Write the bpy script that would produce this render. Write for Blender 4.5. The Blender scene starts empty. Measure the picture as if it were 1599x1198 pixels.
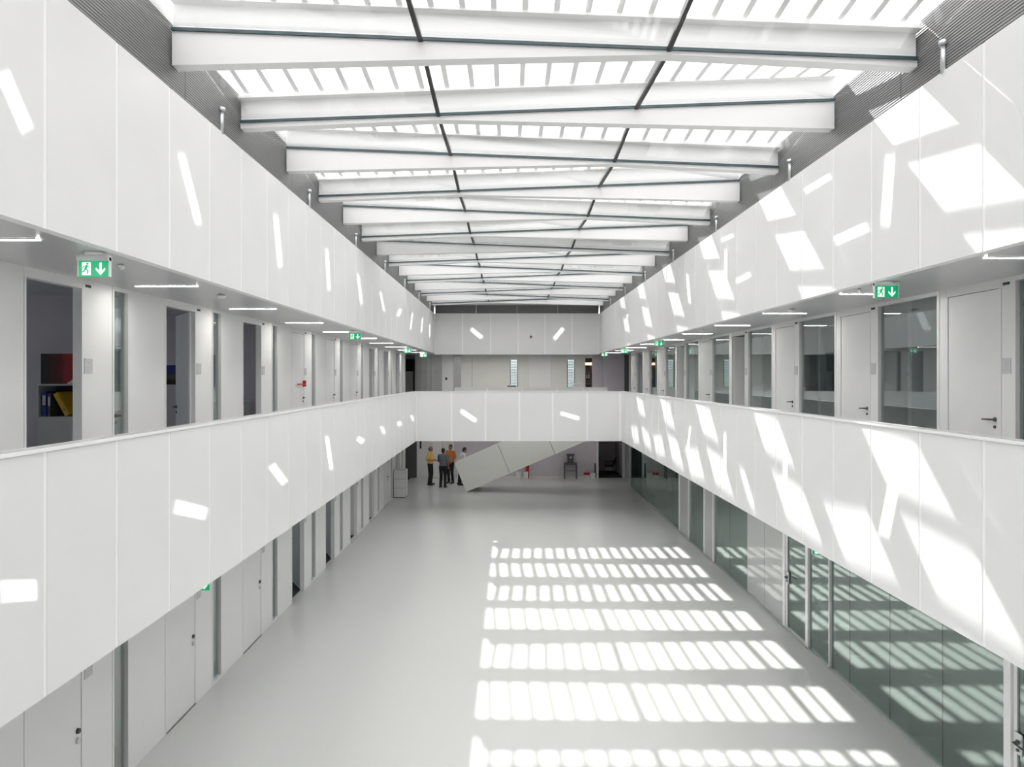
import bpy, bmesh, math, random
from mathutils import Vector, Matrix
random.seed(7)
scn = bpy.context.scene
COL = scn.collection

# ------------------------------------------------------------------ camera, sky, sun, exposure
EYE = 5.0
FPX = 1100.0
cam_d = bpy.data.cameras.new('camera'); cam = bpy.data.objects.new('camera', cam_d); COL.objects.link(cam)
cam_d.sensor_fit = 'HORIZONTAL'; cam_d.sensor_width = 36.0; cam_d.lens = FPX/1599*36.0
cam_d.shift_x = 4.5/1599; cam_d.shift_y = -10.0/1599
cam_d.clip_start = 0.05; cam_d.clip_end = 300
cam.location = (0, 0, EYE); cam.rotation_euler = (math.radians(90), 0, 0)
scn.camera = cam

world = bpy.data.worlds.new('sky'); scn.world = world; world.use_nodes = True
bg = world.node_tree.nodes['Background']
bg.inputs[0].default_value = (1.0, 0.985, 0.985, 1); bg.inputs[1].default_value = 3.3

SUN_DIR = Vector((0.345, -0.98, -1.0)).normalized()
sun_d = bpy.data.lights.new('sun', 'SUN'); sun = bpy.data.objects.new('sun', sun_d); COL.objects.link(sun)
sun_d.energy = 10.5; sun_d.angle = math.radians(0.55); sun_d.color = (1.0, 0.99, 0.97)
sun_d.cycles.use_multiple_importance_sampling = False
sun.rotation_euler = SUN_DIR.to_track_quat('-Z', 'Y').to_euler(); sun.location = (-8, 20, 20)

vs = scn.view_settings
vs.view_transform = 'Standard'; vs.look = 'None'; vs.exposure = 0.14; vs.gamma = 1.0; vs.use_curve_mapping = False
cy = scn.cycles
cy.max_bounces = 14; cy.diffuse_bounces = 7; cy.glossy_bounces = 5; cy.transparent_max_bounces = 24
cy.transmission_bounces = 4; cy.sample_clamp_indirect = 2.5; cy.blur_glossy = 1.0; cy.caustics_reflective = False; cy.caustics_refractive = False
cy.use_denoising = True

# ------------------------------------------------------------------ dimensions (metres, from the photograph)
XL, XR = -3.42, 4.14            # parapet faces of the two galleries
WL, WR = -4.80, 5.50            # office walls behind the galleries
ZG, ZS1, ZF1, ZP1 = 0.0, 2.646, 3.46, 4.48     # ground, gallery soffit, gallery floor, gallery parapet top
ZS2, ZF2, ZP2 = 6.10, 6.92, 7.92               # upper soffit, upper floor, upper parapet top
YB1, YB2, YW = 25.9, 32.3, 35.0                # bridge front, upper back parapet, back wall
PITCH = 3.68
YA = [7.22 + PITCH*k for k in range(-2, 7)]    # beams that are deep at the door side
YBm = [9.04 + PITCH*k for k in range(-2, 7)]   # beams that are deep at the glazed side
MOD = 2.86

# ------------------------------------------------------------------ materials
def new_mat(name):
    m = bpy.data.materials.new(name); m.use_nodes = True
    return m, m.node_tree, m.node_tree.nodes['Principled BSDF']
def mat(name, col, rough=0.5, metal=0.0, spec=0.5, noise=0.0, scale=3.0, emis=None, estr=0.0, bump=0.0, bscale=60.0):
    m, nt, p = new_mat(name)
    p.inputs['Base Color'].default_value = (*col, 1); p.inputs['Roughness'].default_value = rough
    p.inputs['Metallic'].default_value = metal; p.inputs['Specular IOR Level'].default_value = spec
    tc = nt.nodes.new('ShaderNodeTexCoord')
    if noise > 0:
        n = nt.nodes.new('ShaderNodeTexNoise'); n.inputs['Scale'].default_value = scale; n.inputs['Detail'].default_value = 4
        nt.links.new(tc.outputs['Object'], n.inputs['Vector'])
        r = nt.nodes.new('ShaderNodeMapRange'); r.inputs[1].default_value = 0.3; r.inputs[2].default_value = 0.7
        r.inputs[3].default_value = 1-noise; r.inputs[4].default_value = 1+noise
        nt.links.new(n.outputs['Fac'], r.inputs[0])
        mx = nt.nodes.new('ShaderNodeMix'); mx.data_type = 'RGBA'; mx.blend_type = 'MULTIPLY'; mx.inputs['Factor'].default_value = 1
        mx.inputs['A'].default_value = (*col, 1); nt.links.new(r.outputs[0], mx.inputs['B'])
        nt.links.new(mx.outputs['Result'], p.inputs['Base Color'])
    if bump > 0:
        n2 = nt.nodes.new('ShaderNodeTexNoise'); n2.inputs['Scale'].default_value = bscale
        nt.links.new(tc.outputs['Object'], n2.inputs['Vector'])
        b = nt.nodes.new('ShaderNodeBump'); b.inputs['Strength'].default_value = bump; b.inputs['Distance'].default_value = 0.01
        nt.links.new(n2.outputs['Fac'], b.inputs['Height']); nt.links.new(b.outputs['Normal'], p.inputs['Normal'])
    if emis:
        p.inputs['Emission Color'].default_value = (*emis, 1); p.inputs['Emission Strength'].default_value = estr
    return m
def glass_mat(name, tint, base, grow, gcol=(0.95, 0.98, 0.97)):
    """clear pane: straight transmission plus a mirror reflection that rises towards grazing angles (Schlick, same on both faces)"""
    m = bpy.data.materials.new(name); m.use_nodes = True; nt = m.node_tree; nt.nodes.clear()
    out = nt.nodes.new('ShaderNodeOutputMaterial'); mix = nt.nodes.new('ShaderNodeMixShader')
    tr = nt.nodes.new('ShaderNodeBsdfTransparent'); tr.inputs[0].default_value = (*tint, 1)
    gl = nt.nodes.new('ShaderNodeBsdfGlossy'); gl.inputs['Roughness'].default_value = 0.0; gl.inputs[0].default_value = (*gcol, 1)
    geo = nt.nodes.new('ShaderNodeNewGeometry'); dot = nt.nodes.new('ShaderNodeVectorMath'); dot.operation = 'DOT_PRODUCT'
    nt.links.new(geo.outputs['Incoming'], dot.inputs[0]); nt.links.new(geo.outputs['Normal'], dot.inputs[1])
    def M(op, a, b):
        n = nt.nodes.new('ShaderNodeMath'); n.operation = op; n.use_clamp = (op == 'ADD')
        for i, v in enumerate((a, b)):
            if isinstance(v, (int, float)): n.inputs[i].default_value = v
            elif v is not None: nt.links.new(v, n.inputs[i])
        return n.outputs[0]
    d = M('ABSOLUTE', dot.outputs['Value'], None)
    f = M('POWER', M('SUBTRACT', 1.0, d), 4.0)
    f = M('ADD', M('MULTIPLY', f, grow), base)
    nt.links.new(f, mix.inputs[0]); nt.links.new(tr.outputs[0], mix.inputs[1]); nt.links.new(gl.outputs[0], mix.inputs[2])
    nt.links.new(mix.outputs[0], out.inputs[0])
    return m
M = {}
M['panel'] = mat('parapet panel white', (0.80, 0.80, 0.80), 0.38, spec=0.35, noise=0.012, scale=1.2)
M['seam'] = mat('panel backing bright white', (0.93, 0.93, 0.93), 0.5)
M['cap'] = mat('parapet cap white', (0.88, 0.88, 0.88), 0.3)
M['wall'] = mat('office wall white', (0.86, 0.86, 0.855), 0.45, spec=0.3, noise=0.01, scale=1.5)
M['door'] = mat('door leaf white', (0.84, 0.84, 0.835), 0.4, spec=0.35, noise=0.01)
M['frame'] = mat('window frame white', (0.84, 0.85, 0.85), 0.35)
M['soffit'] = mat('soffit grey metal', (0.68, 0.68, 0.69), 0.34, metal=0.35, spec=0.5, noise=0.02, scale=2)
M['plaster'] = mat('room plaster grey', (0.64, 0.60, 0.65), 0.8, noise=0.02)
M['midwall'] = mat('shaded office wall', (0.30, 0.29, 0.30), 0.8)  # dimness of the glazed-side rooms put into the partition colour
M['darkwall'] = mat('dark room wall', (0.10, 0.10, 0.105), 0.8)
M['carpet'] = mat('dark carpet', (0.035, 0.035, 0.038), 0.95, noise=0.15, scale=60)
M['beam'] = mat('roof beam white', (0.78, 0.78, 0.78), 0.5, spec=0.3)
M['upstand'] = mat('roof upstand bright white', (0.92, 0.92, 0.92), 0.6, spec=0.2)
M['tubelamp'] = mat('dim tube lamp', (1, 1, 1), 0.5, emis=(1, 0.98, 0.96), estr=5.0)
M['fill_lamp'] = mat('added ground fill lamp', (1, 1, 1), 0.5, emis=(1, 0.98, 0.95), estr=9.5)
M['backpaint'] = mat('grey back-painted glass', (0.50, 0.51, 0.50), 0.06, spec=0.7)
M['fogdoor'] = mat('grey glazed panel', (0.46, 0.46, 0.46), 0.15, spec=0.6)
M['fin'] = mat('sun louvre white', (0.84, 0.84, 0.84), 0.5)
M['black'] = mat('black gasket', (0.012, 0.013, 0.014), 0.5)
M['edge'] = mat('dark teal glass edge', (0.045, 0.075, 0.085), 0.25)
M['steel'] = mat('brushed steel', (0.62, 0.64, 0.65), 0.35, metal=0.8, noise=0.04, scale=8)
M['lift'] = mat('lift door steel', (0.42, 0.42, 0.42), 0.28, metal=0.85, noise=0.06, scale=3)
M['handle'] = mat('dark bronze handle', (0.10, 0.10, 0.105), 0.35, metal=0.6)
M['plaque'] = mat('door plate grey', (0.60, 0.60, 0.61), 0.4, noise=0.14, scale=55)
M['pale'] = mat('beige panel', (0.80, 0.80, 0.76), 0.55, noise=0.01)
M['stair'] = mat('stair cladding off white', (0.86, 0.86, 0.82), 0.5, noise=0.012)
M['lamp'] = mat('lit lamp diffuser', (1, 1, 1), 0.5, emis=(1, 0.97, 0.92), estr=58.0)
M['green'] = mat('exit sign green', (0.0, 0.30, 0.13), 0.4, emis=(0.0, 0.36, 0.15), estr=0.62)
M['pict'] = mat('exit sign white', (0.9, 0.95, 0.92), 0.4, emis=(0.86, 1.0, 0.92), estr=0.75)
M['white'] = mat('white plastic', (0.84, 0.84, 0.84), 0.4)
M['darkgrey'] = mat('dark grey metal', (0.09, 0.09, 0.10), 0.5)
M['cabinet'] = mat('light grey metal cabinet', (0.70, 0.70, 0.69), 0.35, noise=0.01)
M['red'] = mat('red', (0.45, 0.02, 0.03), 0.5)
M['blue'] = mat('binder blue', (0.015, 0.07, 0.32), 0.45)
M['yellow'] = mat('binder yellow', (0.75, 0.47, 0.03), 0.45)
M['paper'] = mat('paper white', (0.8, 0.8, 0.8), 0.7)
M['chrome'] = mat('chrome', (0.8, 0.8, 0.8), 0.12, metal=1.0)
M['sillrubber'] = mat('grey threshold', (0.22, 0.22, 0.22), 0.6)
M['skin'] = mat('skin', (0.36, 0.19, 0.13), 0.55)
M['hair'] = mat('dark hair', (0.018, 0.015, 0.013), 0.6)
M['trouser'] = mat('black trousers', (0.014, 0.014, 0.016), 0.8)
M['shoe'] = mat('black shoe leather', (0.012, 0.012, 0.012), 0.35)
M['shirt_yellow'] = mat('yellow shirt', (0.72, 0.45, 0.13), 0.8)
M['shirt_grey'] = mat('grey shirt', (0.12, 0.14, 0.15), 0.8)
M['shirt_orange'] = mat('orange shirt', (0.55, 0.22, 0.06), 0.8)
M['shirt_white'] = mat('white shirt', (0.62, 0.60, 0.66), 0.8)
M['warm'] = mat('warm lamp', (1, .7, .5), 0.5, emis=(1.0, 0.62, 0.42), estr=2.2)
M['wood'] = mat('shelf wood', (0.32, 0.25, 0.15), 0.5, noise=0.1, scale=10)
M['slate'] = mat('slate blue spines', (0.10, 0.10, 0.16), 0.6, noise=0.3, scale=30)
M['glass'] = glass_mat('office glass', (0.80, 0.86, 0.86), 0.16, 0.75)
M['glass_green'] = glass_mat('green tinted glass', (0.60, 0.70, 0.66), 0.18, 0.80, (0.86, 0.95, 0.91))
M['roofglass'] = glass_mat('roof glass', (0.97, 0.97, 0.97), 0.04, 0.5)

def opal_mat(name, col, trans, clear=0.0):
    m = bpy.data.materials.new(name); m.use_nodes = True; nt = m.node_tree; nt.nodes.clear()
    out = nt.nodes.new('ShaderNodeOutputMaterial'); mix = nt.nodes.new('ShaderNodeMixShader'); mix.inputs[0].default_value = trans
    d = nt.nodes.new('ShaderNodeBsdfDiffuse'); t = nt.nodes.new('ShaderNodeBsdfTranslucent'); d.inputs[0].default_value = (*col, 1); t.inputs[0].default_value = (*col, 1)
    nt.links.new(d.outputs[0], mix.inputs[1]); nt.links.new(t.outputs[0], mix.inputs[2])
    m2 = nt.nodes.new('ShaderNodeMixShader'); m2.inputs[0].default_value = clear; tr = nt.nodes.new('ShaderNodeBsdfTransparent')
    nt.links.new(mix.outputs[0], m2.inputs[1]); nt.links.new(tr.outputs[0], m2.inputs[2]); nt.links.new(m2.outputs[0], out.inputs[0])
    return m
M['fin'] = opal_mat('opal sun louvre', (0.80, 0.80, 0.80), 0.22)
M['cloth'] = opal_mat('white sun-blocking cloth', (0.93, 0.93, 0.93), 0.88, 0.08)
M['glass_strip'] = glass_mat('narrow strip glass', (0.80, 0.85, 0.84), 0.24, 0.70)

# floor: poured grey-green resin, satin
m, nt, p = new_mat('poured resin floor'); M['floor'] = m
p.inputs['Roughness'].default_value = 0.22; p.inputs['Specular IOR Level'].default_value = 0.45
tc = nt.nodes.new('ShaderNodeTexCoord'); n = nt.nodes.new('ShaderNodeTexNoise'); n.inputs['Scale'].default_value = 0.35; n.inputs['Detail'].default_value = 1
cr = nt.nodes.new('ShaderNodeValToRGB'); cr.color_ramp.elements[0].position = 0.0; cr.color_ramp.elements[1].position = 1.0
cr.color_ramp.elements[0].color = (0.600, 0.612, 0.590, 1); cr.color_ramp.elements[1].color = (0.616, 0.628, 0.606, 1)
nt.links.new(tc.outputs['Object'], n.inputs['Vector']); nt.links.new(n.outputs['Fac'], cr.inputs[0]); nt.links.new(cr.outputs[0], p.inputs['Base Color'])
n2 = nt.nodes.new('ShaderNodeTexNoise'); n2.inputs['Scale'].default_value = 0.8; n2.inputs['Detail'].default_value = 1
mr = nt.nodes.new('ShaderNodeMapRange'); mr.inputs[3].default_value = 0.245; mr.inputs[4].default_value = 0.255
nt.links.new(tc.outputs['Object'], n2.inputs['Vector']); nt.links.new(n2.outputs['Fac'], mr.inputs[0]); nt.links.new(mr.outputs[0], p.inputs['Roughness'])

# fine horizontal slat band under the skylight (slats a few millimetres high)
m, nt, p = new_mat('fine slat band grey'); M['louvre'] = m
p.inputs['Roughness'].default_value = 0.5; p.inputs['Metallic'].default_value = 0.2
tc = nt.nodes.new('ShaderNodeTexCoord'); w = nt.nodes.new('ShaderNodeTexWave'); w.wave_type = 'BANDS'; w.bands_direction = 'Z'
w.inputs['Scale'].default_value = 11.0; w.inputs['Distortion'].default_value = 0.0
cr = nt.nodes.new('ShaderNodeValToRGB'); cr.color_ramp.elements[0].position = 0.35; cr.color_ramp.elements[1].position = 0.65
cr.color_ramp.elements[0].color = (0.07, 0.071, 0.072, 1); cr.color_ramp.elements[1].color = (0.24, 0.243, 0.243, 1)
nt.links.new(tc.outputs['Object'], w.inputs['Vector']); nt.links.new(w.outputs['Fac'], cr.inputs[0]); nt.links.new(cr.outputs[0], p.inputs['Base Color'])
bp = nt.nodes.new('ShaderNodeBump'); bp.inputs['Strength'].default_value = 0.4; bp.inputs['Distance'].default_value = 0.01
nt.links.new(w.outputs['Fac'], bp.inputs['Height']); nt.links.new(bp.outputs['Normal'], p.inputs['Normal'])

# red and black printed picture
def print_mat(name, stops, scale, axis='Z'):
    m, nt, p = new_mat(name); tc = nt.nodes.new('ShaderNodeTexCoord')
    sp = nt.nodes.new('ShaderNodeSeparateXYZ'); nt.links.new(tc.outputs['Generated'], sp.inputs[0])
    n = nt.nodes.new('ShaderNodeTexNoise'); n.inputs['Scale'].default_value = scale; nt.links.new(tc.outputs['Generated'], n.inputs['Vector'])
    a = nt.nodes.new('ShaderNodeMath'); a.operation = 'MULTIPLY_ADD'; a.inputs[1].default_value = 0.3
    nt.links.new(n.outputs['Fac'], a.inputs[0]); nt.links.new(sp.outputs[axis], a.inputs[2])
    cr = nt.nodes.new('ShaderNodeValToRGB')
    while len(cr.color_ramp.elements) < len(stops): cr.color_ramp.elements.new(0.5)
    for e, (pos, c) in zip(cr.color_ramp.elements, stops): e.position = pos; e.color = (*c, 1)
    nt.links.new(a.outputs[0], cr.inputs[0]); nt.links.new(cr.outputs[0], p.inputs['Base Color'])
    return m
M['redprint'] = print_mat('red and black print', [(0.25, (0.012, 0.008, 0.01)), (0.8, (0.13, 0.012, 0.015)), (1.0, (0.42, 0.02, 0.03))], 6, 'X')
M['blueprint'] = print_mat('blue landscape print', [(0.30, (0.015, 0.015, 0.01)), (0.52, (0.10, 0.09, 0.05)), (0.66, (0.05, 0.06, 0.14)), (1.0, (0.02, 0.03, 0.28))], 5)

# ------------------------------------------------------------------ helpers
BOXF = [(0, 3, 2, 1), (4, 5, 6, 7), (0, 1, 5, 4), (1, 2, 6, 5), (2, 3, 7, 6), (3, 0, 4, 7)]
def link(o, parent=None):
    COL.objects.link(o)
    if parent is not None: o.parent = parent
    return o
def mesh_obj(name, verts, faces, m, parent=None, kind=None, smooth=False):
    me = bpy.data.meshes.new(name); me.from_pydata(verts, [], faces); me.update()
    me.materials.append(M[m] if isinstance(m, str) else m)
    if smooth:
        for p_ in me.polygons: p_.use_smooth = True
    o = bpy.data.objects.new(name, me); link(o, parent)
    if kind: o['kind'] = kind
    return o
def hexa(name, v, m, parent=None, kind=None):
    o = mesh_obj(name, v, BOXF, m, parent, kind)
    bm = bmesh.new(); bm.from_mesh(o.data); bmesh.ops.recalc_face_normals(bm, faces=bm.faces); bm.to_mesh(o.data); bm.free()
    return o
_cache = {}
def box(name, x0, x1, y0, y1, z0, z1, m, parent=None, kind=None):
    x0, x1 = sorted((x0, x1)); y0, y1 = sorted((y0, y1)); z0, z1 = sorted((z0, z1))
    d = (round(x1-x0, 4), round(y1-y0, 4), round(z1-z0, 4)); key = (name, d, m)
    if key not in _cache:
        hx, hy, hz = d[0]/2, d[1]/2, d[2]/2
        v = [(-hx, -hy, -hz), (hx, -hy, -hz), (hx, hy, -hz), (-hx, hy, -hz), (-hx, -hy, hz), (hx, -hy, hz), (hx, hy, hz), (-hx, hy, hz)]
        me = bpy.data.meshes.new(name); me.from_pydata(v, [], BOXF); me.update(); me.materials.append(M[m]); _cache[key] = me
    o = bpy.data.objects.new(name, _cache[key]); o.location = ((x0+x1)/2, (y0+y1)/2, (z0+z1)/2)
    link(o, parent)
    if parent is not None:
        # world-space placement under parents that may have their own origin
        base = Vector((0, 0, 0)); q = parent
        while q is not None: base += q.location; q = q.parent
        o.location -= base
    if kind: o['kind'] = kind
    return o
def prism(name, poly, axis, a0, a1, m, parent=None, kind=None):
    """poly: 2-D outline; axis 'Y' -> (x,z) outline swept in y, 'X' -> (y,z) swept in x, 'Z' -> (x,y) swept in z"""
    n = len(poly)
    def V(p_, a): return {'Y': (p_[0], a, p_[1]), 'X': (a, p_[0], p_[1]), 'Z': (p_[0], p_[1], a)}[axis]
    v = [V(p_, a0) for p_ in poly] + [V(p_, a1) for p_ in poly]
    f = [tuple(range(n)), tuple(range(2*n-1, n-1, -1))] + [(i, i+n, (i+1) % n+n, (i+1) % n) for i in range(n)]
    o = mesh_obj(name, v, f, m, parent, kind)
    bm = bmesh.new(); bm.from_mesh(o.data); bmesh.ops.recalc_face_normals(bm, faces=bm.faces); bm.to_mesh(o.data); bm.free()
    return o
def lathe(name, prof, m, parent=None, loc=(0, 0, 0), axis='Z', seg=20, kind=None, smooth=True):
    v, f = [], []
    n = len(prof)
    for i in range(seg):
        a = 2*math.pi*i/seg
        for r, h in prof:
            x, y, z = r*math.cos(a), r*math.sin(a), h
            v.append({'Z': (x, y, z), 'X': (z, x, y), 'Y': (x, z, y)}[axis])
    for i in range(seg):
        j = (i+1) % seg
        for k in range(n-1): f.append((i*n+k, j*n+k, j*n+k+1, i*n+k+1))
    f.append(tuple(i*n for i in range(seg))); f.append(tuple(i*n+n-1 for i in range(seg)))
    o = mesh_obj(name, v, f, m, parent, kind)
    bm = bmesh.new(); bm.from_mesh(o.data); bmesh.ops.recalc_face_normals(bm, faces=bm.faces); bm.to_mesh(o.data); bm.free()
    if smooth:
        for p_ in o.data.polygons: p_.use_smooth = len(p_.vertices) == 4
    o.location = loc
    return o
def tube(name, pts, r, m, parent=None, seg=8):
    v, f = [], []
    pts = [Vector(p_) for p_ in pts]
    for i, p_ in enumerate(pts):
        d = (pts[min(i+1, len(pts)-1)]-pts[max(i-1, 0)]).normalized()
        u = d.cross(Vector((0, 0, 1)));
        if u.length < 1e-3: u = d.cross(Vector((1, 0, 0)))
        u.normalize(); w_ = d.cross(u)
        for k in range(seg):
            a = 2*math.pi*k/seg; v.append(tuple(p_+u*(r*math.cos(a))+w_*(r*math.sin(a))))
    for i in range(len(pts)-1):
        for k in range(seg):
            k2 = (k+1) % seg; f.append((i*seg+k, i*seg+k2, (i+1)*seg+k2, (i+1)*seg+k))
    f.append(tuple(range(seg-1, -1, -1))); f.append(tuple(range((len(pts)-1)*seg, len(pts)*seg)))
    return mesh_obj(name, v, f, m, parent, smooth=True)
def empty(name, loc=(0, 0, 0), rz=0.0, kind=None):
    o = bpy.data.objects.new(name, None); o.empty_display_size = 0.2; o.location = loc; o.rotation_euler = (0, 0, rz); COL.objects.link(o)
    if kind: o['kind'] = kind
    return o
def tag(o, label, cat, group=None):
    o['label'] = label; o['category'] = cat
    if group: o['group'] = group
    return o
def copy_tree(o, parent=None):
    c = o.copy(); COL.objects.link(c); c.parent = parent
    for ch in list(o.children): copy_tree(ch, c)
    return c
def pixY(px, xw): return FPX*xw/(px-795.0)

# ------------------------------------------------------------------ large structure
XO0, XO1 = -9.2, 10.2      # outer walls of the office rooms
box('floor', XO0, XO1, -4.5, 39.0, -0.3, 0.0, 'floor', kind='structure')
# gallery slabs (soffit below, floor above) and the slabs above the galleries
for side, x0, x1 in (('left', XO0, XL-0.10), ('right', XR+0.10, XO1)):
    box('ceiling_ground_%s' % side, x0, x1, -4.5, YW+4, ZS1, ZF1, 'soffit', kind='structure')
    box('ceiling_gallery_%s' % side, x0, x1, -4.5, YW+4, ZS2, ZF2, 'soffit', kind='structure')
box('ceiling_ground_bridge', XL-0.10, XR+0.10, YB1+0.1, 28.3, ZS1, ZF1, 'soffit', kind='structure')
box('ceiling_ground_back', XL-0.10, XR+0.10, 32.3, YW+4, ZS1, ZF1, 'soffit', kind='structure')
box('ceiling_gallery_back', XL-0.10, XR+0.10, YB2+0.1, YW+4, ZS2, ZF2, 'soffit', kind='structure')
box('ceiling_gallery_front', XL-0.10, XR+0.10, -4.5, -1.5, ZS2, ZF2, 'soffit', kind='structure')
box('floor_gallery_front', XL-0.10, XR+0.10, -4.5, 0.9, ZS1, ZF1, 'soffit', kind='structure')
# outer shell
for side, xa, xb in (('left', XO0-0.2, XO0), ('right', XO1, XO1+0.2)):
    w = empty('wall_outer_%s' % side, (xa, 0, 0), kind='structure')
    for z0, z1 in ((0, 0.95), (2.25, ZF1+0.95), (ZF1+2.35, 8.6)): box('spandrel', xa, xb, -4.5, 39, z0, z1, 'plaster', w)
    for za, zb in ((0.95, 2.25), (ZF1+0.95, ZF1+2.35)):  # unseen window openings, added so daylight brightens the office rooms
        e = [-4.5]+[c for k in range(-4, 8) for c in (9.5+MOD*k+0.5, 9.5+MOD*k+2.4)]+[39]
        for i in range(0, len(e), 2): box('pier', xa, xb, e[i], e[i+1], za, zb, 'plaster', w)
        for i in range(1, len(e)-1, 2): box('pane', (xa+xb)/2-0.01, (xa+xb)/2+0.01, e[i], e[i+1], za, zb, 'glass', w)
box('wall_behind_camera', XO0-0.2, XO1+0.2, -4.7, -4.5, 0, 9.0, 'wall', kind='structure')
# opaque roof decks beside the skylight
for nm, a in (('ceiling_roof_left', (XO0-0.2, XL-0.09, -4.7, 39)), ('ceiling_roof_right', (XR+0.09, XO1+0.2, -4.7, 39)),
              ('ceiling_roof_back', (XL-0.09, XR+0.09, 31.35, 39)), ('ceiling_roof_front', (XL-0.09, XR+0.09, -4.7, -0.9))):
    box(nm, a[0], a[1], a[2], a[3], 8.56 if 'back' not in nm else 8.30, 8.80, 'beam', kind='structure')

# parapets: bright backing, then single cladding panels with open joints, and a cap
def parapet_y(name, x, s, z0, z1, y0, y1, cap):
    """runs along the hall at x; s=+1: clad face looks to +x"""
    w = empty(name, (x, y0, z0), kind='structure')
    box('backing', x-s*0.005, x-s*0.10, y0, y1, z0, z1, 'seam', w)
    k = math.ceil((y0-5.195)/0.9533)
    edges = [y0]+[5.195+0.9533*i for i in range(k, k+60) if y0+0.1 < 5.195+0.9533*i < y1-0.1]+[y1]
    for a, b in zip(edges[:-1], edges[1:]):
        box('panel', x, x-s*0.005, a+0.020, b-0.020, z0, z1-(0.035 if cap else 0), 'panel', w)
    if cap: box('cap', x+s*0.018, x-s*0.13, y0, y1, z1-0.028, z1, 'cap', w)
    return w
parapet_y('wall_left_gallery_parapet', XL, 1, ZS1-0.004, ZP1, 0.9, YB1+0.10, True)
parapet_y('wall_right_gallery_parapet', XR, -1, ZS1-0.004, ZP1, 0.9, YB1+0.10, True)
parapet_y('wall_left_upper_parapet', XL, 1, ZS2-0.004, ZP2, -1.5, YB2+0.10, False)
parapet_y('wall_right_upper_parapet', XR, -1, ZS2-0.004, ZP2, -1.5, YB2+0.10, False)
def parapet_x(name, y, z0, z1, x0, x1, edges, cap):
    w = empty(name, (x0, y, z0), kind='structure')
    box('backing', x0, x1, y+0.005, y+0.10, z0, z1, 'seam', w)
    for a, b in zip(edges[:-1], edges[1:]):
        box('panel', a+0.03, b-0.03, y, y+0.005, z0+0.03, z1-(0.035 if cap else 0), 'panel', w)
    if cap: box('cap', x0, x1, y-0.018, y+0.13, z1-0.028, z1, 'cap', w)
    return w
ebr = [XL]+[(p_-795)*YB1/FPX for p_ in (705, 758, 811, 863, 917, 968)]+[XR]
parapet_x('wall_back_bridge_parapet', YB1, ZS1-0.004, ZP1, XL, XR, ebr, True)
eup = [XL]+[(p_-795)*YB2/FPX for p_ in (722, 766, 809, 851, 893)]+[XR]
parapet_x('wall_back_upper_parapet', YB2, ZS2-0.06, ZP2, XL, XR, eup, False)
# low parapet round the stair opening, behind the bridge
parapet_x('wall_back_stair_parapet', 32.3, ZF1-0.8, 4.53, -2.5, 4.50, [-2.5, -1.0, 0.6, 2.2, 3.4, 4.50], True)

# grey slat bands between parapet and roof glass
def band_y(name, x, s):
    w = empty(name, (x, -0.9, ZP2), kind='structure')
    e = [-0.9, 0.0]+[0.12+3.68*i for i in range(1, 9)]+[YB2]
    for a, b in zip(e[:-1], e[1:]): box('slat_panel', x-s*0.02, x-s*0.09, a+0.006, b-0.006, ZP2-0.02, 8.60, 'louvre', w)
    box('backing', x-s*0.09, x-s*0.10, -0.9, YB2, ZP2-0.02, 8.60, 'darkgrey', w)
band_y('wall_left_slat_band', XL, 1); band_y('wall_right_slat_band', XR, -1)
w = empty('wall_back_slat_band', (XL, YB2, ZP2), kind='structure')
for i in range(4):
    a, b = XL+0.03+i*(XR-XL-.06)/4, XL+0.03+(i+1)*(XR-XL-.06)/4
    box('slat_panel', a+0.006, b-0.006, YB2+0.02, YB2+0.09, ZP2-0.02, 8.32, 'louvre', w)

# ------------------------------------------------------------------ skylight
sky = empty('ceiling_skylight', (0, 15, 8.2), kind='structure')
def S(v): return [(x, y-15, z-8.2) for x, y, z in v]
W_ = XR-XL
ZA = lambda x: 8.53+(8.23-8.53)*(x-XL)/W_
ZB = lambda x: 8.25+(8.53-8.25)*(x-XL)/W_
XJ = [XL, XL+W_/3, XL+2*W_/3, XR]
beams = sorted([(y, ZA, 'A') for y in YA]+[(y, ZB, 'B') for y in YBm])
for y, zf, t in beams:
    if t == 'A': pl = [(XL, zf(XL)), (XR, zf(XR)), (XR, 8.15), (1.6, 8.275), (XL, 8.165)]
    else: pl = [(XL, zf(XL)), (XR, zf(XR)), (XR, 8.165), (-0.9, 8.275), (XL, 8.165)]
    n = len(pl)
    for nm, poly, d0, d1, mm in (('beam', pl, -0.075, 0.075, 'beam'),
                                 ('upstand', [(XL, zf(XL)+0.03), (XR, zf(XR)+0.03), (XR, zf(XR)+0.27), (XL, zf(XL)+0.27)], -0.05, 0.05, 'upstand'),
                                 ('cover_flashing', [(XL, zf(XL)+0.27), (XR, zf(XR)+0.27), (XR, zf(XR)+0.30), (XL, zf(XL)+0.30)], -0.16, 0.16, 'upstand'),
                                 ('glazing_edge', [(XL, zf(XL)-0.018), (XR, zf(XR)-0.018), (XR, zf(XR)+0.012), (XL, zf(XL)+0.012)], -0.10, -0.075, 'edge')):
        o = prism(nm, [(x, z-8.2) for x, z in poly], 'Y', y+d0-15, y+d1-15, mm, sky)
fin_count = 0
rest_v, rest_f = [], []
fins = []
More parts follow.
